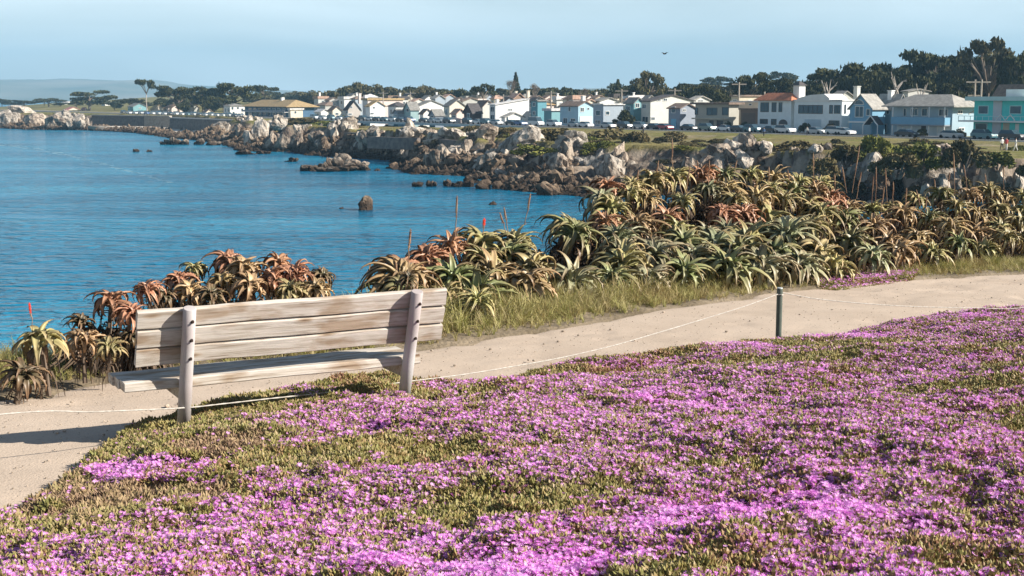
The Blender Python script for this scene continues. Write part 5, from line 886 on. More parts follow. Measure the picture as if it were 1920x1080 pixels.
# pebbles on the path : too many to count
n = 2600; kx = rng.integers(20, 400, n); ky = rng.random(n); px = a[kx, 0] * (1 - ky) + b[kx, 0] * ky + rng.normal(0, .1, n); py = a[kx, 1] * (1 - ky) + b[kx, 1] * ky + rng.normal(0, .1, n)
bm = bmesh.new(); bmesh.ops.create_icosphere(bm, subdivisions=1, radius=1); pv = [v.co[:] for v in bm.verts]; pfc = [[v.index for v in f.verts] for f in bm.faces]; bm.free()
peb = proto('pebble', [(x, y * .8, z * .6) for x, y, z in pv], pfc, mat('pebble', (.34, .28, .22), .9, objrand=.4))
o = scatter('gravel', [peb], np.stack([px, py, zp(py) + .0], 1), rng.uniform(0, 6, (n, 3)) * [0, 0, 1], rng.uniform(.003, .011, n) * (1 + (rng.random(n) > .97) * 1.6)); tag(o, 'small grit and pebbles lying on the sandy path', 'gravel', kind='stuff')

# ------------------------------------------------------------------ ice plant : foliage and flowers
def plantmat(name, ramp_, rough=.55, nscale=.9, trans=0):
    m = bpy.data.materials.new(name); m.use_nodes = True; N, L = m.node_tree.nodes.new, m.node_tree.links.new; b = m.node_tree.nodes['Principled BSDF']; b.inputs['Roughness'].default_value = rough; b.inputs['Specular IOR Level'].default_value = .25
    oi = N('ShaderNodeObjectInfo'); n = N('ShaderNodeTexNoise'); n.inputs['Scale'].default_value = nscale; n.inputs['Detail'].default_value = 4; L(oi.outputs['Location'], n.inputs['Vector'])
    a = N('ShaderNodeMath'); a.operation = 'MULTIPLY_ADD'; a.inputs[1].default_value = .34; L(oi.outputs['Random'], a.inputs[0]); L(n.outputs[0], a.inputs[2])
    s = N('ShaderNodeMath'); s.operation = 'SUBTRACT'; s.inputs[1].default_value = .17; L(a.outputs[0], s.inputs[0])
    r = N('ShaderNodeValToRGB'); e = r.color_ramp.elements
    while len(e) < len(ramp_): e.new(.5)
    for q, (p, c) in zip(e, ramp_): q.position = p; q.color = (*c, 1)
    L(s.outputs[0], r.inputs[0]); L(r.outputs[0], b.inputs['Base Color'])
    if trans:
        tr = N('ShaderNodeBsdfTranslucent'); L(r.outputs[0], tr.inputs[0]); mxs = N('ShaderNodeMixShader'); mxs.inputs[0].default_value = trans; L(b.outputs[0], mxs.inputs[1]); L(tr.outputs[0], mxs.inputs[2]); L(mxs.outputs[0], m.node_tree.nodes['Material Output'].inputs[0])
    return m
M_ice = plantmat('ice_plant_leaf', [(.25, (.32, .17, .11)), (.36, (.39, .27, .13)), (.48, (.33, .28, .10)), (.6, (.24, .24, .08)), (.72, (.42, .31, .17))], .5, .8, .15)
M_icebrown = plantmat('dry_ice_plant_leaf', [(.3, (.26, .17, .11)), (.5, (.33, .24, .13)), (.7, (.28, .25, .10))], .7, 1.2)
M_petal = plantmat('petal', [(.3, (.84, .27, .80)), (.42, (.88, .43, .88)), (.5, (.80, .20, .76)), (.6, (.92, .54, .92)), (.72, (.84, .30, .82))], .6, 1.3, .3)
M_fcen = mat('flower_centre', (.75, .62, .55), .7)
def clump(seed, n=17, ht=.023):
    r = random.Random(seed); V = []; Fc = []
    for i in range(n):
        a = r.uniform(0, 6.28); q = r.uniform(0, .03); t = r.uniform(.35, 1.35); L = r.uniform(.6, 1.1) * ht; d = Vector((math.cos(a) * math.sin(t), math.sin(a) * math.sin(t), math.cos(t))); p = Vector((math.cos(a) * q, math.sin(a) * q, r.uniform(-.015, .015)))
        s = d.orthogonal().normalized(); u_ = d.cross(s); w_ = r.uniform(.0042, .006); o = len(V)
        for h, ww in ((0, .8), (.55, 1.1)):
            for k in range(3): an = 2.094 * k; V.append(tuple(p + d * L * h + (s * math.cos(an) + u_ * math.sin(an)) * w_ * ww))
        V.append(tuple(p + d * L + Vector((0, 0, .004)))); Fc += [(o + k, o + (k + 1) % 3, o + 3 + (k + 1) % 3, o + 3 + k) for k in range(3)] + [(o + 3 + k, o + 3 + (k + 1) % 3, o + 6) for k in range(3)]
    return V, Fc
def flower(seed, m):
    r = random.Random(seed); V = []; Fc = []; mi = []; n = 14
    for i in range(n):
        a = 6.283 * i / n + r.uniform(-.12, .12); c, s = math.cos(a), math.sin(a); up = r.uniform(.1, .45); R = r.uniform(.85, 1.05); o = len(V); w_ = .13
        V += [(c * .2, s * .2, 0), (c * .62 - s * w_, s * .62 + c * w_, up * .45), (c * R, s * R, up), (c * .62 + s * w_, s * .62 - c * w_, up * .45)]; Fc.append((o, o + 3, o + 2, o + 1)); mi.append(0)
    o = len(V); V += [(.24 * math.cos(6.283 * k / 6), .24 * math.sin(6.283 * k / 6), .08) for k in range(6)] + [(0, 0, .2)]; Fc += [(o + k, o + (k + 1) % 6, o + 6) for k in range(6)]; mi += [1] * 6
    return proto('flower', V, Fc, None, False, [m, M_fcen], mi)
P_cl = [proto('leaf_clump', *clump(s), M_ice) for s in (1, 2, 3, 4)]; P_br = [proto('leaf_clump', *clump(s, 13, .024), M_icebrown) for s in (5, 6)]; P_fl = [flower(s, M_petal) for s in (1, 2, 3)]
def pxpoly(P): return [at_path(u, v)[:2] for u, v in P]
def sample_bed(n):
    # denser towards the viewer, as many leaves as the eye resolves
    Y = 3.7 + (23 - 3.7) * rng.random(n) ** 1.5; X = (rng.random(n) * 2 - 1) * (.41 * Y + 2.8); return X, Y
X, Y = sample_bed(600000); z, inb, db, inp, inl, de = near(X, Y); uu, vv = vproj(X, Y, z)
hole = fbm(X * 2.3, Y * 2.3, 3, 31); left = np.clip((-X - 2.0) / 1.0, 0, 1) * (db < 1.1)
keep = (inb | ((db < .1) & (rng.random(len(X)) < .4))) & (hole > .22 + .30 * left * rng.random(len(X))) & ~((db < .35) & (X < -2.9) & (rng.random(len(X)) < .8))
X, Y, z, uu, vv, db = X[keep], Y[keep], z[keep], uu[keep], vv[keep], db[keep]
brown = ((uu < 430) & (vv > 890) & (vv < 1000) & (fbm(X * 1.5, Y * 1.5, 3, 41) > .36)) | (fbm(X * .8, Y * .8, 3, 44) > .70)
hump = (fbm(X * 4.5, Y * 4.5, 2, 51)) * .07 + (fbm(X * 13, Y * 13, 2, 52) - .5) * .06
def put(name, protos, X, Y, Z, s0, s1, tilt, lab, cat):
    n = len(X); o = scatter(name, protos, np.stack([X, Y, Z], 1), np.stack([rng.normal(0, tilt, n), rng.normal(0, tilt, n), rng.uniform(0, 6.28, n)], 1), rng.uniform(s0, s1, n)); return tag(o, lab, cat, kind='stuff')
put('ice_plant', P_cl, X[~brown], Y[~brown], z[~brown] + hump[~brown], .8, 1.5, .35, 'olive green fleshy ice plant leaves carpeting the slope', 'ground cover')
put('dry_ice_plant', P_br, X[brown], Y[brown], z[brown] + hump[brown] * .6, .8, 1.4, .45, 'dry brownish patches of ice plant leaves', 'ground cover')
NF = 700000
X, Y = sample_bed(NF); z, inb, db, inp, inl, de = near(X, Y); uu, vv = vproj(X, Y, z)
f1 = fbm(X * .85 + 3, Y * 1.5, 4, 61); f2 = fbm(X * 4, Y * 4, 3, 62)
edge_ = np.interp(uu, [0, 150, 340, 640, 900, 1920], [940, 880, 775, 715, 720, 575])
thr = .41 + .2 * sst((660 - uu) / 260) * sst((890 - vv) / 60) + .13 * sst((480 - uu) / 120) * ((vv > 925) & (vv < 985)) - .22 * ((uu > 175) & (uu < 410) & (vv > 878 + (uu - 290) ** 2 * .0006) & (vv < 922)) + .09 * sst((1000 - uu) / 450) * sst((1060 - vv) / 60) + .03 * (uu < 480) - .05 * sst((vv - 985) / 60)
thr = thr + .13 * np.exp(-((uu - 1640) / 150) ** 2 - ((vv - 662) / 24) ** 2) - .1 * ((uu > 1600) & (vv < edge_ + 24)) + .07 * np.exp(-((uu - 1130) / 120) ** 2 - ((vv - 705) / 16) ** 2) + .1 * np.exp(-((uu - 700) / 110) ** 2 - ((vv - 735) / 18) ** 2) + .1 * ((uu < 760) & (vv < edge_ + 26)) 
pr = np.clip((f1 - thr) * 7 + (f2 - .5) * 2.2 + .42, 0.0, 1); pr = pr ** 1.5 + .012
keep = inb & (rng.random(NF) < pr) & ((X > -2.9) | (db > .25))
X, Y, z = X[keep], Y[keep], z[keep]; hump = (fbm(X * 4.5, Y * 4.5, 2, 51)) * .07 + (fbm(X * 13, Y * 13, 2, 52) - .5) * .06; n = len(X)
o = scatter('ice_plant_flowers', P_fl, np.stack([X, Y, z + hump + rng.uniform(.028, .05, n)], 1), np.stack([rng.normal(-.12, .35, n), rng.normal(.3, .35, n), rng.uniform(0, 6.28, n)], 1), rng.uniform(.0095, .0165, n)); tag(o, 'dense carpet of small magenta pink ice plant flowers', 'flowers', kind='stuff')
print('flowers', n)
# pink patch beyond the path
q = pxpoly([(1545, 531), (1600, 519), (1640, 511), (1700, 513), (1690, 524), (1620, 532), (1560, 539)]); X = rng.uniform(3.5, 11, 60000); Y = rng.uniform(19, 28, 60000); k = inside(X, Y, q) | ((dist_poly(X, Y, q + q[:1]) < .25) & (rng.random(60000) < .3)); X, Y = X[k], Y[k]; z = near(X, Y)[0]
put('ice_plant_patch', P_cl, X, Y, z + .02, .9, 1.6, .3, 'small ice plant patch growing at the foot of the aloe hedge', 'ground cover')
k = rng.random(len(X)) < .45; n = int(k.sum()); o = scatter('patch_flowers', P_fl, np.stack([X[k], Y[k], z[k] + .07], 1), np.stack([rng.normal(-.2, .3, n), rng.normal(.3, .3, n), rng.uniform(0, 6, n)], 1), rng.uniform(.016, .026, n)); tag(o, 'pink flowers of the small patch across the path', 'flowers', kind='stuff')

# ------------------------------------------------------------------ grasses along the far side of the path
M_grass = plantmat('dry_grass', [(.28, (.36, .28, .13)), (.42, (.42, .36, .15)), (.55, (.30, .30, .09)), (.7, (.46, .38, .2))], .6, .7, .25)
def tuft(seed, n=12):
    r = random.Random(seed); V = []; Fc = []
    for i in range(n):
        a = r.uniform(0, 6.28); L = r.uniform(.5, 1.1); b_ = r.uniform(.3, 1.1); c, s = math.cos(a), math.sin(a); x0, y0 = r.uniform(-.12, .12), r.uniform(-.12, .12); w_ = .022; o = len(V)
        for t in (0, .5, .85, 1):
            rr = b_ * t * t; z_ = L * (t - .18 * b_ * t * t); ww = w_ * (1 - t ** 2 * .9); V += [(x0 + c * rr - s * ww, y0 + s * rr + c * ww, z_), (x0 + c * rr + s * ww, y0 + s * rr - c * ww, z_)]
        Fc += [(o + 2 * k, o + 2 * k + 1, o + 2 * k + 3, o + 2 * k + 2) for k in range(3)]
    return proto('grass_tuft', V, Fc, M_grass)
P_gr = [tuft(s) for s in (1, 2, 3, 4)]
n = 90000; X = rng.uniform(-9, 18, n); Y = rng.uniform(9, 32, n); z, inb, db, inp, inl, de = near(X, Y); dpf = dist_poly(X, Y, pf); hb = hbase(X)
wd = np.interp(X, [-9, -5, -3, 0, 2, 3.5, 5, 7, 9, 12, 18], [1.6, 2.2, 2.6, 3.2, 3.0, 2.2, 1.4, .9, 1.4, 1.7, 1.7])
k = ~inb & ~inp & inl & (dpf < wd * (.6 + .8 * fbm(X, Y, 3, 71))) & (Y < hb + 1.2) & (rng.random(n) < .35 + .65 * sst(dpf / .5)) & (rng.random(n) < .75)
X, Y, z, dpf = X[k], Y[k], z[k], dpf[k]; n = len(X); hs = (.12 + .2 * sst(dpf / 1.0)) * (.6 + .8 * fbm(X * .9, Y * .9, 3, 72)) * np.where(X > 4, .7, 1) * np.where(X < -2.5, .75, 1)
o = scatter('grass', P_gr, np.stack([X, Y, z], 1), np.stack([rng.normal(0, .25, n), rng.normal(-.1, .25, n), rng.uniform(0, 6, n)], 1), hs * rng.uniform(.8, 1.3, n)); tag(o, 'pale green and straw coloured grass along the path edge', 'grass', kind='stuff')
print('grass', n)

# ================================================================== ALOES
def aloemat():
    m = bpy.data.materials.new('aloe_leaf'); m.use_nodes = True; N, L = m.node_tree.nodes.new, m.node_tree.links.new; b = m.node_tree.nodes['Principled BSDF']; b.inputs['Roughness'].default_value = .42; b.inputs['Specular IOR Level'].default_value = .35
    oi = N('ShaderNodeObjectInfo'); at = N('ShaderNodeAttribute'); at.attribute_name = 'along'; rp = N('ShaderNodeMapRange'); rp.inputs[1].default_value = .25; rp.inputs[2].default_value = 1; rp.inputs[4].default_value = .65; L(at.outputs['Fac'], rp.inputs[0])
    x = N('ShaderNodeMix'); x.data_type = 'RGBA'; L(rp.outputs[0], x.inputs[0]); L(oi.outputs['Color'], x.inputs[6]); x.inputs[7].default_value = (.32, .17, .095, 1)
    n = N('ShaderNodeTexNoise'); n.inputs['Scale'].default_value = 7; tcn = N('ShaderNodeTexCoord'); L(tcn.outputs['Object'], n.inputs['Vector'])
    a = N('ShaderNodeMath'); a.operation = 'ADD'; L(n.outputs[0], a.inputs[0]); L(oi.outputs['Random'], a.inputs[1]); r = N('ShaderNodeMapRange'); r.inputs[1].default_value = .4; r.inputs[2].default_value = 1.5; r.inputs[3].default_value = .7; r.inputs[4].default_value = 1.3; L(a.outputs[0], r.inputs[0])
    h = N('ShaderNodeHueSaturation'); L(r.outputs[0], h.inputs['Value']); L(x.outputs[2], h.inputs['Color']); L(h.outputs[0], b.inputs['Base Color']); return m
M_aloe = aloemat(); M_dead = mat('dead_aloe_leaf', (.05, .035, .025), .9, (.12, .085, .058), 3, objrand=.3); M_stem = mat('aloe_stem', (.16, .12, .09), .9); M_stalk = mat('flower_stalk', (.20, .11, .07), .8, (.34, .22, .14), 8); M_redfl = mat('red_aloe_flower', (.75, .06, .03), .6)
def leaf_mesh(phi0, kap, seed, L=1., w=.085):
    r = random.Random(seed); V = []; Fc = []; al = []; x = z = 0; ns = 8; ph = phi0; side = r.uniform(-.15, .15); y = 0; x = .04
    for i in range(ns + 1):
        t = i / ns; ww = w * (1 - t) ** .75 * (1 + .25 * math.sin(min(t * 4, 3.14))) + .002; tx, tz = math.cos(ph), math.sin(ph); nx, nz = -tz, tx
        for yy, dn in ((-ww, .32 * ww), (-ww * .5, -.12 * ww), (0, -.22 * ww), (ww * .5, -.12 * ww), (ww, .32 * ww)): V.append((x + nx * dn, y + yy, z + nz * dn)); al.append(t)
        V.append((x - nx * ww * .62, y, z - nz * ww * .62)); al.append(t)
        st = L / ns; x += tx * st; z += tz * st; y += side * st; ph -= kap / ns * (1 + .4 * math.sin(t * 3 + seed))
    for i in range(ns):
        o = i * 6
        for a_, b_ in ((0, 1), (1, 2), (2, 3), (3, 4), (4, 5), (5, 0)): Fc.append((o + a_, o + b_, o + 6 + b_, o + 6 + a_))
    me = bpy.data.meshes.new('leaf'); me.from_pydata(V, [], Fc); at = me.attributes.new('along', 'FLOAT', 'POINT'); at.data.foreach_set('value', al); me.materials.append(M_aloe); me.polygons.foreach_set('use_smooth', [True] * len(Fc)); me.update(); return me
LM = [[leaf_mesh(p0 + dv * .12, kp + dv * .25, i * 9 + j, L_, .066 + .01 * (j % 2)) for j, dv in enumerate((-1, 0, 1, .5))] for i, (p0, kp, L_) in enumerate([(1.35, 1.3, .62), (1.15, 2.5, .9), (.95, 3.0, 1.1), (.7, 3.0, 1.15), (.3, 2.5, 1.1)])]
MOP = [[leaf_mesh(p0 + dv * .12, kp + dv * .2, 90 + i * 9 + j, L_ * .88, .115 + .014 * (j % 2)) for j, dv in enumerate((-1, 0, 1, .5))] for i, (p0, kp, L_) in enumerate([(1.3, 2.2, .75), (1.2, 3.1, 1.1), (1.0, 3.5, 1.3), (.8, 3.4, 1.35), (.5, 3.0, 1.3)])]
MOP2 = [[leaf_mesh(p0 + dv * .15, kp + dv * .35, 190 + i * 9 + j, L_, .082 + .012 * (j % 2)) for j, dv in enumerate((-1, 0, 1, .5))] for i, (p0, kp, L_) in enumerate([(1.3, 1.9, .75), (1.15, 2.9, 1.1), (1.0, 3.4, 1.35), (.85, 3.5, 1.4), (.55, 3.0, 1.35)])]
def dead_mesh(seed, n=26):
    r = random.Random(seed); V = []; Fc = []
    for i in range(n):
        a = r.uniform(0, 6.28); c, s = math.cos(a), math.sin(a); z0 = r.uniform(-1.3, -.1); q = r.uniform(.5, .9); ln = r.uniform(.5, .9); w_ = .05; o = len(V)
        for t in (0, .35, .7, 1): rr = .06 + q * .55 * math.sin(min(t * 1.9, 1.7)) * .8; z_ = z0 + .12 * math.sin(t * 3) - ln * t * t; ww = w_ * (1 - t * .8); V += [(c * rr - s * ww, s * rr + c * ww, z_), (c * rr + s * ww, s * rr - c * ww, z_ + .02)]
        Fc += [(o + 2 * k, o + 2 * k + 1, o + 2 * k + 3, o + 2 * k + 2) for k in range(3)]
    me = bpy.data.meshes.new('dead_leaves'); me.from_pydata(V, [], Fc); me.materials.append(M_dead); me.update(); return me
DM = [dead_mesh(s) for s in range(4)]
sm = MB(); sm.tube([(0, 0, .05), (0, 0, -.5), (.03, .02, -1.5)], [.06, .075, .08], 7); SMm = bpy.data.meshes.new('stem'); SMm.from_pydata(sm.v, [], sm.f); SMm.materials.append(M_stem); SMm.update()
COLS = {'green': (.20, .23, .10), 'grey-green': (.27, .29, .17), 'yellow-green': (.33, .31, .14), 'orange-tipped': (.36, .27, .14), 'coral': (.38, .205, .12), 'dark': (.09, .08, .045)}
def aloe(p, R, colr, label, tx=0, ty=0, group='aloes', n=None, droop=0):
    e = empty('aloe_plant', tuple(p), random.uniform(0, 6.28), label=label, cat='aloe', group=group); e.rotation_mode = 'XYZ'
    q = Matrix.Rotation(tx, 4, 'X') @ Matrix.Rotation(ty, 4, 'Y') @ Matrix.Rotation(random.uniform(0, 6.28), 4, 'Z'); e.rotation_euler = q.to_euler(); e.scale = (R, R, R)
    base = COLS[colr]; j = random.uniform(.85, 1.15); c = (base[0] * j, base[1] * j * random.uniform(.93, 1.05), base[2] * j, 1)
    n = n or random.randint(25, 32)
    for i in range(n):
        tier = min(4, int((i / n) ** .8 * 5)); me = (MOP if droop == 1 else MOP2 if droop == 2 else LM)[tier][random.randrange(4)]; o = bpy.data.objects.new('leaf', me); COL.objects.link(o); o.parent = e; o.color = c
        o.rotation_euler = (random.uniform(-.12, .12), random.uniform(-.15, .15), i * 2.39996 + random.uniform(-.2, .2)); s = random.uniform(.85, 1.12); o.scale = (s, s * 1.05, s); o.location = (0, 0, .1 - .2 * i / n)
    for k_ in range(2):
        w_ = bpy.data.objects.new('withered_leaf', (MOP2 if droop != 1 else MOP)[4][k_]); lk(w_, e); w_.color = (.16, .10, .06, 1); w_.rotation_euler = (0, .5, random.uniform(0, 6.28)); w_.location = (0, 0, -.15)
    o = lk(bpy.data.objects.new('dead_leaves', random.choice(DM)), e); o.rotation_euler[2] = random.uniform(0, 6); lk(bpy.data.objects.new('stem', SMm), e)
    return e
ALO = []
def aloe_px(u, v, rpx, y, col, label, tilt=.15, **k):
    if k.get('group') == GA: y *= 1.06
    p = at_y(u, v, y); R = rpx * y / F * 1.28 * (1.12 if k.get('group') == GA else 1); e = aloe(p, R, col, label, tx=random.uniform(.02, .12 + tilt), ty=random.uniform(-.25, .35), **k); ALO.append((u, v, p, R, e)); return e
GA = 'aloes of the small clump behind the bench'
for a_ in [(75, 640, 50, 11.2, 'yellow-green', 'yellow-green drooping aloe nearest the left edge of the photo'), (155, 640, 38, 11.7, 'orange-tipped', 'orange-tipped aloe just right of the leftmost yellow-green aloe'), (40, 705, 40, 10.9, 'dark', 'shaded dark aloe at the bottom of the left clump'), (208, 568, 40, 12.6, 'coral', 'coral aloe standing left of the bench end'), (246, 590, 36, 12.3, 'coral', 'coral aloe touching the left end of the backrest'), (275, 545, 29, 13, 'coral', 'round coral aloe above the left end of the bench'), (152, 606, 26, 12.4, 'dark', 'dark red-brown aloe ball against the water'), (205, 655, 32, 11.5, 'yellow-green', 'small yellow-green aloe in the grass left of the bench'), (250, 635, 30, 12.3, 'dark', 'shaded aloe hidden behind the left end of the backrest'),
           (366, 506, 26, 14.7, 'yellow-green', 'green aloe crown on the skyline behind the left bench post'), (335, 528, 32, 14.2, 'coral', 'coral aloe left of the left bench post'), (356, 548, 34, 13.8, 'orange-tipped', 'orange-tipped aloe directly behind the left bench post'), (428, 494, 38, 14.8, 'coral', 'tallest coral aloe of the clump behind the bench'), (458, 505, 38, 14.4, 'orange-tipped', 'drooping orange-tipped aloe right of the tallest coral aloe'), (420, 530, 34, 14, 'orange-tipped', 'aloe under the tallest coral aloe behind the bench'), (468, 538, 36, 13.8, 'orange-tipped', 'big drooping aloe above the middle left of the backrest'), (520, 498, 34, 14.8, 'coral', 'coral aloe right of the tallest ones'), (510, 522, 34, 14.2, 'coral', 'low coral aloe in the middle of the clump'), (556, 515, 34, 14.5, 'coral', 'coral aloe near the right of the clump'), (602, 520, 28, 14.8, 'dark', 'dark aloe at the right end of the clump'), (545, 548, 34, 13.8, 'yellow-green', 'yellowish aloe just above the backrest'), (592, 545, 34, 13.9, 'orange-tipped', 'orange-tipped aloe above the backrest at the right of the clump'), (305, 556, 26, 13.6, 'dark', 'dark aloe between two coral aloes above the backrest'), (395, 556, 30, 13.5, 'dark', 'shaded aloe right behind the bench backrest')]: aloe_px(*a_, group=GA, droop=1)
# the long hedge, in rows from its foot to its crest
VB = lambda u: np.interp(u, [740, 800, 850, 900, 950, 1000, 1100, 1200, 1250, 1350, 1450, 1560, 1640, 1700, 1760, 1850, 1960, 2100], [545, 560, 565, 562, 548, 530, 525, 520, 515, 512, 505, 500, 490, 478, 470, 462, 450, 440])
VT = lambda u: np.interp(u, [740, 775, 800, 850, 900, 940, 990, 1020, 1045, 1080, 1130, 1200, 1300, 1400, 1500, 1560, 1600, 1640, 1680, 1720, 1770, 1850, 1920, 2100], [520, 490, 472, 447, 440, 440, 438, 440, 422, 392, 358, 346, 334, 332, 342, 350, 370, 386, 368, 362, 354, 356, 362, 366])
YB = lambda u: np.interp(u, [740, 850, 1000, 1100, 1350, 1560, 1700, 1920, 2100], [17.2, 18.1, 19.2, 20.5, 22.4, 24.4, 26.4, 29, 31.5])
DP = lambda u: np.interp(u, [740, 850, 1000, 1100, 1300, 1560, 1700, 1920], [1.2, 2.2, 2.8, 4.6, 6., 5.8, 4, 5])
rows = ['foot row', 'second row', 'third row', 'fourth row', 'fifth row', 'sixth row', 'seventh row', 'crest row']
ordn = ['first', 'second', 'third', 'fourth', 'fifth', 'sixth', 'seventh', 'eighth', 'ninth', 'tenth', 'eleventh', 'twelfth', 'thirteenth', 'fourteenth', 'fifteenth', 'sixteenth', 'seventeenth', 'eighteenth', 'nineteenth', 'twentieth'] + ['last'] * 30
tl = [0, .14, .29, .44, .59, .74, .88, 1.0]
for ri, t in enumerate(tl):
    u = 752 + (13 if ri % 2 else 0); cnts = {}
    while u < 2120:
        sect = 'low left section' if u < 1040 else 'tall middle section' if u < 1640 else 'right section'
        vb, vt_ = VB(u), VT(u)
        y = YB(u) + DP(u) * t; r = random.uniform(.34, .48) * (1.18 if ri < 3 else .9 if ri > 5 else 1); rpx = r * F / y
        nrow = (vb - vt_) / 36
        sp = rpx * random.uniform(1.05, 1.5)
        if (vb - vt_) < 150 and ri in (1, 3, 5, 7): u += sp; continue
        if random.random() < .08 and 0 < ri < 7: u += sp; continue
        v = vb + (vt_ - vb) * t + random.uniform(-11, 11) * (.4 if ri == 7 else 1)
        if u < 1040: cl = random.choice(['yellow-green', 'green', 'orange-tipped', 'yellow-green'] if t < .6 else ['orange-tipped', 'coral', 'yellow-green'])
        elif u < 1640: cl = random.choice(['green', 'grey-green', 'grey-green', 'yellow-green'] if t < .55 else ['yellow-green', 'orange-tipped', 'yellow-green', 'orange-tipped', 'yellow-green', 'green', 'grey-green', 'coral'])
        else: cl = random.choice(['yellow-green', 'green', 'yellow-green', 'orange-tipped'])
        key = sect; cnts[key] = cnts.get(key, 0) + 1
        aloe_px(u + random.uniform(-5, 5), v, rpx * (1 if u < 1640 else .85), y, cl, '%s aloe, %s from left in the %s, %s of hedge' % (cl, ordn[cnts[key] - 1], rows[ri], sect), group='aloes of the long hedge', tilt=.22 - .12 * t, n=random.randint(28, 38), droop=random.choice([2, 2, 2, 1, 1])) if not (1000 < u < 1140 and 445 < v < 545 and random.random() < .6) else None
        u += sp
# a few low plants at the foot
for a_ in [(893, 566, 44, 17.2, 'yellow-green', 'pale aloe alone in the grass right of the bench'), (765, 525, 26, 16.8, 'dark', 'dark drooping aloe leaves at the left tip of the hedge')]: aloe_px(*a_, group='aloes of the long hedge')
print('aloes', len(ALO))
# dried flower stalks and a red flower, each a part of the nearest plant
def stalk(u, vb, vt, lean=0, red=False, th=.015):
    c = min(ALO, key=lambda q: abs(q[0] - u) + abs(q[1] - vb) * .7); y = c[2][1]; a0 = at_y(u, vb, y); b0 = at_y(u + lean, vt, y); e = c[4]; b0 = Vector(b0); a0 = Vector(c[2]) * .35 + Vector(a0) * .65
    mb = MB(); mid = (a0 + b0) / 2 + Vector((random.uniform(-.02, .02), 0, 0)); L = (b0 - a0)
    pts = [a0, a0 + L * .3, mid, a0 + L * .65, a0 + L * .8, a0 + L * .92, b0]; k = th
    mb.tube(pts, [k * .45, k * .42, k * .55, k * .9, k * .95, k * .7, k * .2], 6)
    m = M_stalk
    if red:
        rb = MB(); rb.tube([a0 + L * .72, a0 + L * .8, a0 + L * .9, a0 + L * 1.02], [k * .9, k * 1.5, k * 1.3, k * .3], 7)
        rq = random.Random(5)
        for i in range(70):
            t = rq.uniform(.72, 1.0); p = a0 + L * t; a = rq.uniform(0, 6.28); q = k * 1.7; rb.tube([p, p + Vector((math.cos(a) * q, math.sin(a) * q, -q * 1.1))], [k * .3, k * .2], 3, False)
    rr = random.Random(int(u))
    for i in range(60):
        t = rr.uniform(.5, .98); p = a0 + L * t; a = rr.uniform(0, 6.28); q = k * 1.1 * (1.2 - t * .5); mb.tube([p, p + Vector((math.cos(a) * q * 1.5, math.sin(a) * q * 1.5, -q * .9))], [k * .22, k * .1], 3, False)
    o = mb.build('flower_stalk', m, None)
    if red: rb.build('flower_head', M_redfl, o)
    o.parent = e; o.matrix_parent_inverse = (Matrix.LocRotScale(e.location, e.rotation_euler, e.scale)).inverted()
for s in [(55, 620, 568, 0, True), (742, 535, 490, 0), (765, 488, 428, 5), (857, 432, 366, 0), (945, 425, 388, 0), (940, 428, 398, -3), (992, 402, 362, 3), (1262, 338, 258, -2), (1232, 345, 300, 3), (1380, 335, 300, 2), (1525, 345, 285, 0), (1568, 358, 325, -3), (1585, 345, 312, -6), (1600, 345, 272, 12), (1613, 362, 322, 2), (1634, 372, 330, 4), (1645, 378, 312, -2), (1658, 372, 315, 2), (1655, 410, 350, 3), (1700, 390, 352, 0), (1728, 415, 355, -10), (1730, 420, 368, 8), (1788, 350, 285, 0), (1783, 352, 322, -2), (1812, 350, 308, -5), (1640, 560, 470, 10), (1880, 360, 310, 2), (1440, 350, 312, 2), (1330, 345, 300, 0), (1480, 350, 318, -3), (1195, 360, 318, 2), (1290, 350, 310, 4), (1310, 350, 300, -3), (1675, 395, 340, 0), (1750, 380, 335, 2), (1850, 365, 325, -3)]: stalk(*s, **({'th': .007} if s[0] == 55 else {}))
stalk(908, 440, 409, 0, True, .014)
# dead leaf undergrowth that fills the hedge
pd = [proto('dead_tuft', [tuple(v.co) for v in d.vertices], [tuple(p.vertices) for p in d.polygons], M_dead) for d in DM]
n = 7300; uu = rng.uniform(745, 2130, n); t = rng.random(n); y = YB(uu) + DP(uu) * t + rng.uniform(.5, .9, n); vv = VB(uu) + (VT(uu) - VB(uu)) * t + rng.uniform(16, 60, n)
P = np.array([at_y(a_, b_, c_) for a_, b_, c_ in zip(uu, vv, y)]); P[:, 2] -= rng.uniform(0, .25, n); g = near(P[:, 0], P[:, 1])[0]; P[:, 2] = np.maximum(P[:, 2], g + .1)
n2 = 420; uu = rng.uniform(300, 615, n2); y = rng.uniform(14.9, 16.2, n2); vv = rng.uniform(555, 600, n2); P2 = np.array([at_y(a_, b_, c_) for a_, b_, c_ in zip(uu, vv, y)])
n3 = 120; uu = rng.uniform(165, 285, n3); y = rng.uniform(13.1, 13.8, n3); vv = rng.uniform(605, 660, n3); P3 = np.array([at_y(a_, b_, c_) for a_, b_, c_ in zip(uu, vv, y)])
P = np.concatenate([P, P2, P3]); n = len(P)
o = scatter('aloe_undergrowth', pd, P, np.stack([rng.normal(0, .3, n), rng.normal(0, .3, n), rng.uniform(0, 6, n)], 1), rng.uniform(.3, .55, n)); tag(o, 'dark dead leaves and stems filling the aloe hedge', 'undergrowth', kind='stuff')

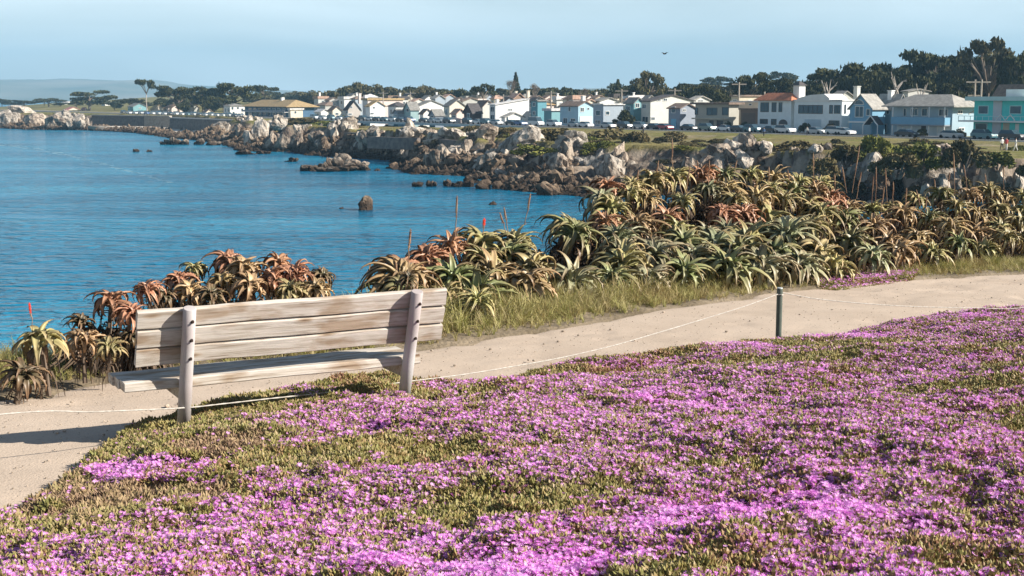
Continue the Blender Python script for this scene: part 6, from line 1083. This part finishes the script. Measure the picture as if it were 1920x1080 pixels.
# ================================================================== BENCH
def woodmat():
    m = bpy.data.materials.new('weathered_wood'); m.use_nodes = True; N, L = m.node_tree.nodes.new, m.node_tree.links.new; b = m.node_tree.nodes['Principled BSDF']; b.inputs['Roughness'].default_value = .95; b.inputs['Specular IOR Level'].default_value = .03
    tcn = N('ShaderNodeTexCoord'); oi = N('ShaderNodeObjectInfo'); ad = N('ShaderNodeVectorMath'); ad.operation = 'ADD'; L(tcn.outputs['Object'], ad.inputs[0]); cm = N('ShaderNodeVectorMath'); cm.operation = 'SCALE'; cm.inputs[0].default_value = (13, 7, 5); L(oi.outputs['Random'], cm.inputs['Scale']); L(cm.outputs[0], ad.inputs[1])
    def no(st, sc, d=6, dist=0):
        mp = N('ShaderNodeMapping'); mp.inputs['Scale'].default_value = st; L(ad.outputs[0], mp.inputs[0]); n = N('ShaderNodeTexNoise'); n.inputs['Scale'].default_value = sc; n.inputs['Detail'].default_value = d; n.inputs['Distortion'].default_value = dist; L(mp.outputs[0], n.inputs['Vector']); return n.outputs[0]
    g1 = no((1, 12, 16), 2.2, 8, .6); g2 = no((1, 2, 2.5), 2.4, 4, .3); g3 = no((3, 40, 60), 3, 4)
    def rm(f, st):
        r = N('ShaderNodeValToRGB'); e = r.color_ramp.elements
        while len(e) < len(st): e.new(.5)
        for q, (p, c) in zip(e, st): q.position = p; q.color = (*c, 1)
        L(f, r.inputs[0]); return r.outputs[0]
    g4 = no((.7, 30, 34), 2.6, 3, .2); ck = rm(g4, [(.30, (.35, .3, .26)), (.36, (1, 1, 1))]); c1 = rm(g1, [(.3, (.34, .28, .22)), (.43, (.46, .41, .35)), (.56, (.58, .53, .47)), (.64, (.50, .46, .41)), (.75, (.36, .32, .28))]); c2 = rm(g2, [(.36, (.66, .55, .45)), (.5, (1, 1, 1))])
    mu = N('ShaderNodeMix'); mu.data_type = 'RGBA'; mu.blend_type = 'MULTIPLY'; mu.inputs[0].default_value = .9; L(c1, mu.inputs[6]); L(c2, mu.inputs[7])
    # knots
    mp = N('ShaderNodeMapping'); mp.inputs['Scale'].default_value = (2.2, 8, 8); L(ad.outputs[0], mp.inputs[0]); vo = N('ShaderNodeTexVoronoi'); vo.inputs['Scale'].default_value = 1.1; L(mp.outputs[0], vo.inputs['Vector'])
    kn = rm(vo.outputs['Distance'], [(.05, (.3, .19, .12)), (.13, (.75, .66, .55)), (.22, (1, 1, 1))]); m2 = N('ShaderNodeMix'); m2.data_type = 'RGBA'; m2.blend_type = 'MULTIPLY'; m2.inputs[0].default_value = .85; L(mu.outputs[2], m2.inputs[6]); L(kn, m2.inputs[7]); m3 = N('ShaderNodeMix'); m3.data_type = 'RGBA'; m3.blend_type = 'MULTIPLY'; m3.inputs[0].default_value = .9; L(m2.outputs[2], m3.inputs[6]); L(ck, m3.inputs[7]); L(m3.outputs[2], b.inputs['Base Color'])
    bn = N('ShaderNodeBump'); bn.inputs['Strength'].default_value = .6; bn.inputs['Distance'].default_value = .004; L(g3, bn.inputs['Height']); L(bn.outputs[0], b.inputs['Normal']); return m
M_wood = woodmat(); M_post = mat('weathered_metal_post', (.52, .50, .49), .6, (.40, .35, .34), 3, .3, 40, spec=.35, stretch=(1, 1, .35), bdist=.003, contrast=(.35, .6)); M_rust = mat('bolt_steel', (.08, .06, .05), .6, metal=.6)
BP = dict(ox=-2.69, oy=9.45, oz=10.49, psi=.49, L=2.45, lean=.31, s1=.358, s2=2.16, pl1=.93, pl2=.88, sz=.556)
def board(name, L, d, h, parent, loc, rx, seed, label=None):
    r = random.Random(seed); bm = bmesh.new(); nx = 26; ring = []
    c = .008
    prof = [(-d / 2 + c, -h / 2), (d / 2 - c, -h / 2), (d / 2, -h / 2 + c), (d / 2, h / 2 - c), (d / 2 - c, h / 2), (-d / 2 + c, h / 2), (-d / 2, h / 2 - c), (-d / 2, -h / 2 + c)]
    for i in range(nx + 1):
        x = L * i / nx; wv = math.sin(i * .5 + seed) * .0025; ring.append([bm.verts.new((x + (r.uniform(-.004, .004) if i in (0, nx) else 0), y + r.uniform(-.001, .001) + wv * .4, z + r.uniform(-.0015, .0015) + wv)) for y, z in prof])
    for i in range(nx):
        for k in range(8): bm.faces.new((ring[i][k], ring[i][(k + 1) % 8], ring[i + 1][(k + 1) % 8], ring[i + 1][k]))
    bm.faces.new(ring[0][::-1]); bm.faces.new(ring[-1]); bmesh.ops.recalc_face_normals(bm, faces=bm.faces[:]); me = bpy.data.meshes.new(name); bm.to_mesh(me); bm.free(); me.materials.append(M_wood)
    o = lk(bpy.data.objects.new(name, me), parent); o.location = loc; o.rotation_euler = (rx, 0, 0)
    if label: o['label'] = label
    return o
q = BP; gz = float(q['oz'] - 1.06); bench = empty('park_bench', (q['ox'], q['oy'], gz), q['psi'], label='weathered wooden bench on round grey posts, seen from behind, beside the path', cat='bench')
# local: x along, -y towards the camera, z up ; top edge at z=.86 leaning towards the camera
ln = q['lean']; tz = 1.06
for i in range(3):
    dd = .07 + i * .154; board('backrest_board', q['L'], .05, .141, bench, (0, dd * math.sin(ln), tz - dd * math.cos(ln)), ln, 3 + i)
sz = tz - q['sz']
for i, (y0, l0) in enumerate(((.25, -.075), (.405, -.085), (.56, -.10))): board('seat_board', 2.37, .146, .075, bench, (l0, y0, sz - .0375), 0, 20 + i)
def post(s, ln_, ext=0):
    mb = MB(); top = Vector((s, -.083, tz + .008)); d = Vector((0, math.sin(ln), -math.cos(ln))); pts = [top, top + d * .003, top + d * .3, top + d * .62, top + d * (ln_ + .12)]
    mb.tube(pts, [.043, .047, .048, .049, .05], 24); o = mb.build('post', M_post, bench, True)
    o.data.polygons.foreach_set('use_smooth', [len(p.vertices) < 5 for p in o.data.polygons])
    for k in range(3):
        p = top + d * (.09 + k * .152) + Vector((.012, -math.cos(ln) * .047, -math.sin(ln) * .047)); b_ = MB(); nrm = Vector((.2, -math.cos(ln), -math.sin(ln))); b_.tube([p - nrm * .01, p + nrm * .014], [.009, .008], 8); b_.tube([p - nrm * .012, p + nrm * .002], [.014, .014], 10); b_.build('bolt', M_rust, o)
    # seat support arm
    a_ = MB(); pz = sz - .075; yb = -.083 + math.sin(ln) * (tz - pz) / math.cos(ln) * .98; a_.box(s - .03, s + .03, yb - .0, .62, pz - .09, pz - .002); a_.build('seat_support', M_wood, bench)
post(q['s1'], q['pl1']); post(q['s2'], q['pl2'])

# rope posts and rope
M_gpost = mat('dark_green_post', (.07, .09, .075), .6, (.10, .12, .10), 9, .2, 40, bdist=.002); M_rope = mat('white_rope', (.52, .49, .44), .9, (.36, .33, .29), 30)
def rpost(p, h, label):
    e = empty('rope_post', tuple(p), .3, label=label, cat='post', group='rope barrier posts'); mb = MB(); mb.tube([(0, 0, -.25), (0, 0, h - .01), (0, 0, h)], [.034, .034, .03], 16); o = mb.build('shaft', M_gpost, e); mb = MB(); mb.tube([(0, 0, h + .001), (0, 0, h + .012)], [.036, .03], 16); mb.build('cap', mat('post_cap', (.42, .44, .44), .5), e)
    mb = MB(); mb.tube([(.045, 0, h - .075), (0, .045, h - .07), (-.045, 0, h - .065), (0, -.045, h - .07), (.045, 0, h - .075)], .008, 6); mb.build('rope_loop', M_rope, e); return e
pb = at_path(1459, 652); hP = at_y(1462, 541, pb[1])[2] - pb[2]; rpost(pb, hP, 'dark green post with pale cap holding the rope beside the path')
A = np.array([pb[0], pb[1]]); Lp = np.array([-6.5, 5.7]); Lz = zp(5.7) + .1
rpost((Lp[0], Lp[1], Lz), .55, 'dark rope post beyond the left edge of the bench path'); Rp = at_path(2150, 600); rpost((Rp[0], Rp[1], zp(Rp[1])), .58, 'dark rope post at the far right behind the flowers')
def rope(pts, label):
    P = [Vector(p) for p in pts]; out = []
    for i in range(len(P) - 1):
        p0, p1, p2, p3 = P[max(i - 1, 0)], P[i], P[i + 1], P[min(i + 2, len(P) - 1)]; n = max(3, int((p2 - p1).length / .04))
        for k in range(n): t = k / n; out.append(.5 * ((2 * p1) + (p2 - p0) * t + (2 * p0 - 5 * p1 + 4 * p2 - p3) * t * t + (3 * p1 - p0 - 3 * p2 + p3) * t ** 3))
    out.append(P[-1]); mb = MB(); mb.tube(out, [.0052 + .0012 * math.sin(i * 2.1) for i in range(len(out))], 6); o = mb.build('rope', M_rope, None, True); return tag(o, label, 'rope', 'rope barrier')
dirr = (Lp - A); nl = np.array([dirr[1], -dirr[0]]); nl3 = np.array([nl[0], nl[1], 0]) / np.hypot(*nl); A3 = np.array([A[0], A[1], 10.])
pts = [(A[0] - .03, A[1] - .03, at_y(1459, 551, A[1])[2])]
for u, v in [(1400, 573), (1330, 595), (1240, 622), (1150, 648), (1060, 669), (980, 684), (870, 702), (760, 716), (630, 734), (500, 748), (420, 757), (340, 765), (180, 772), (0, 777)]: pts.append(tuple(on_plane(u, v, A3, nl3)))
pts += [((pts[-1][0] + Lp[0]) / 2, (pts[-1][1] + Lp[1]) / 2, pts[-1][2] + .12), (Lp[0], Lp[1], Lz + .48)]
rope(pts, 'long slack white rope running past the bench to the green post')
R3 = np.array([Rp[0], Rp[1], 10.]); dr = Rp[:2] - A; n3 = np.array([dr[1], -dr[0], 0]); pts = [(A[0] + .03, A[1] + .02, at_y(1464, 549, A[1])[2])]
for u, v in [(1530, 560), (1620, 569), (1720, 575), (1830, 577), (1930, 575)]: pts.append(tuple(on_plane(u, v, A3, n3)))
pts.append((Rp[0], Rp[1], zp(Rp[1]) + .5)); rope(pts, 'white rope sagging from the green post to the right edge')
print('objects', len(bpy.data.objects), 'tris', sum(len(m.polygons) for m in bpy.data.meshes))
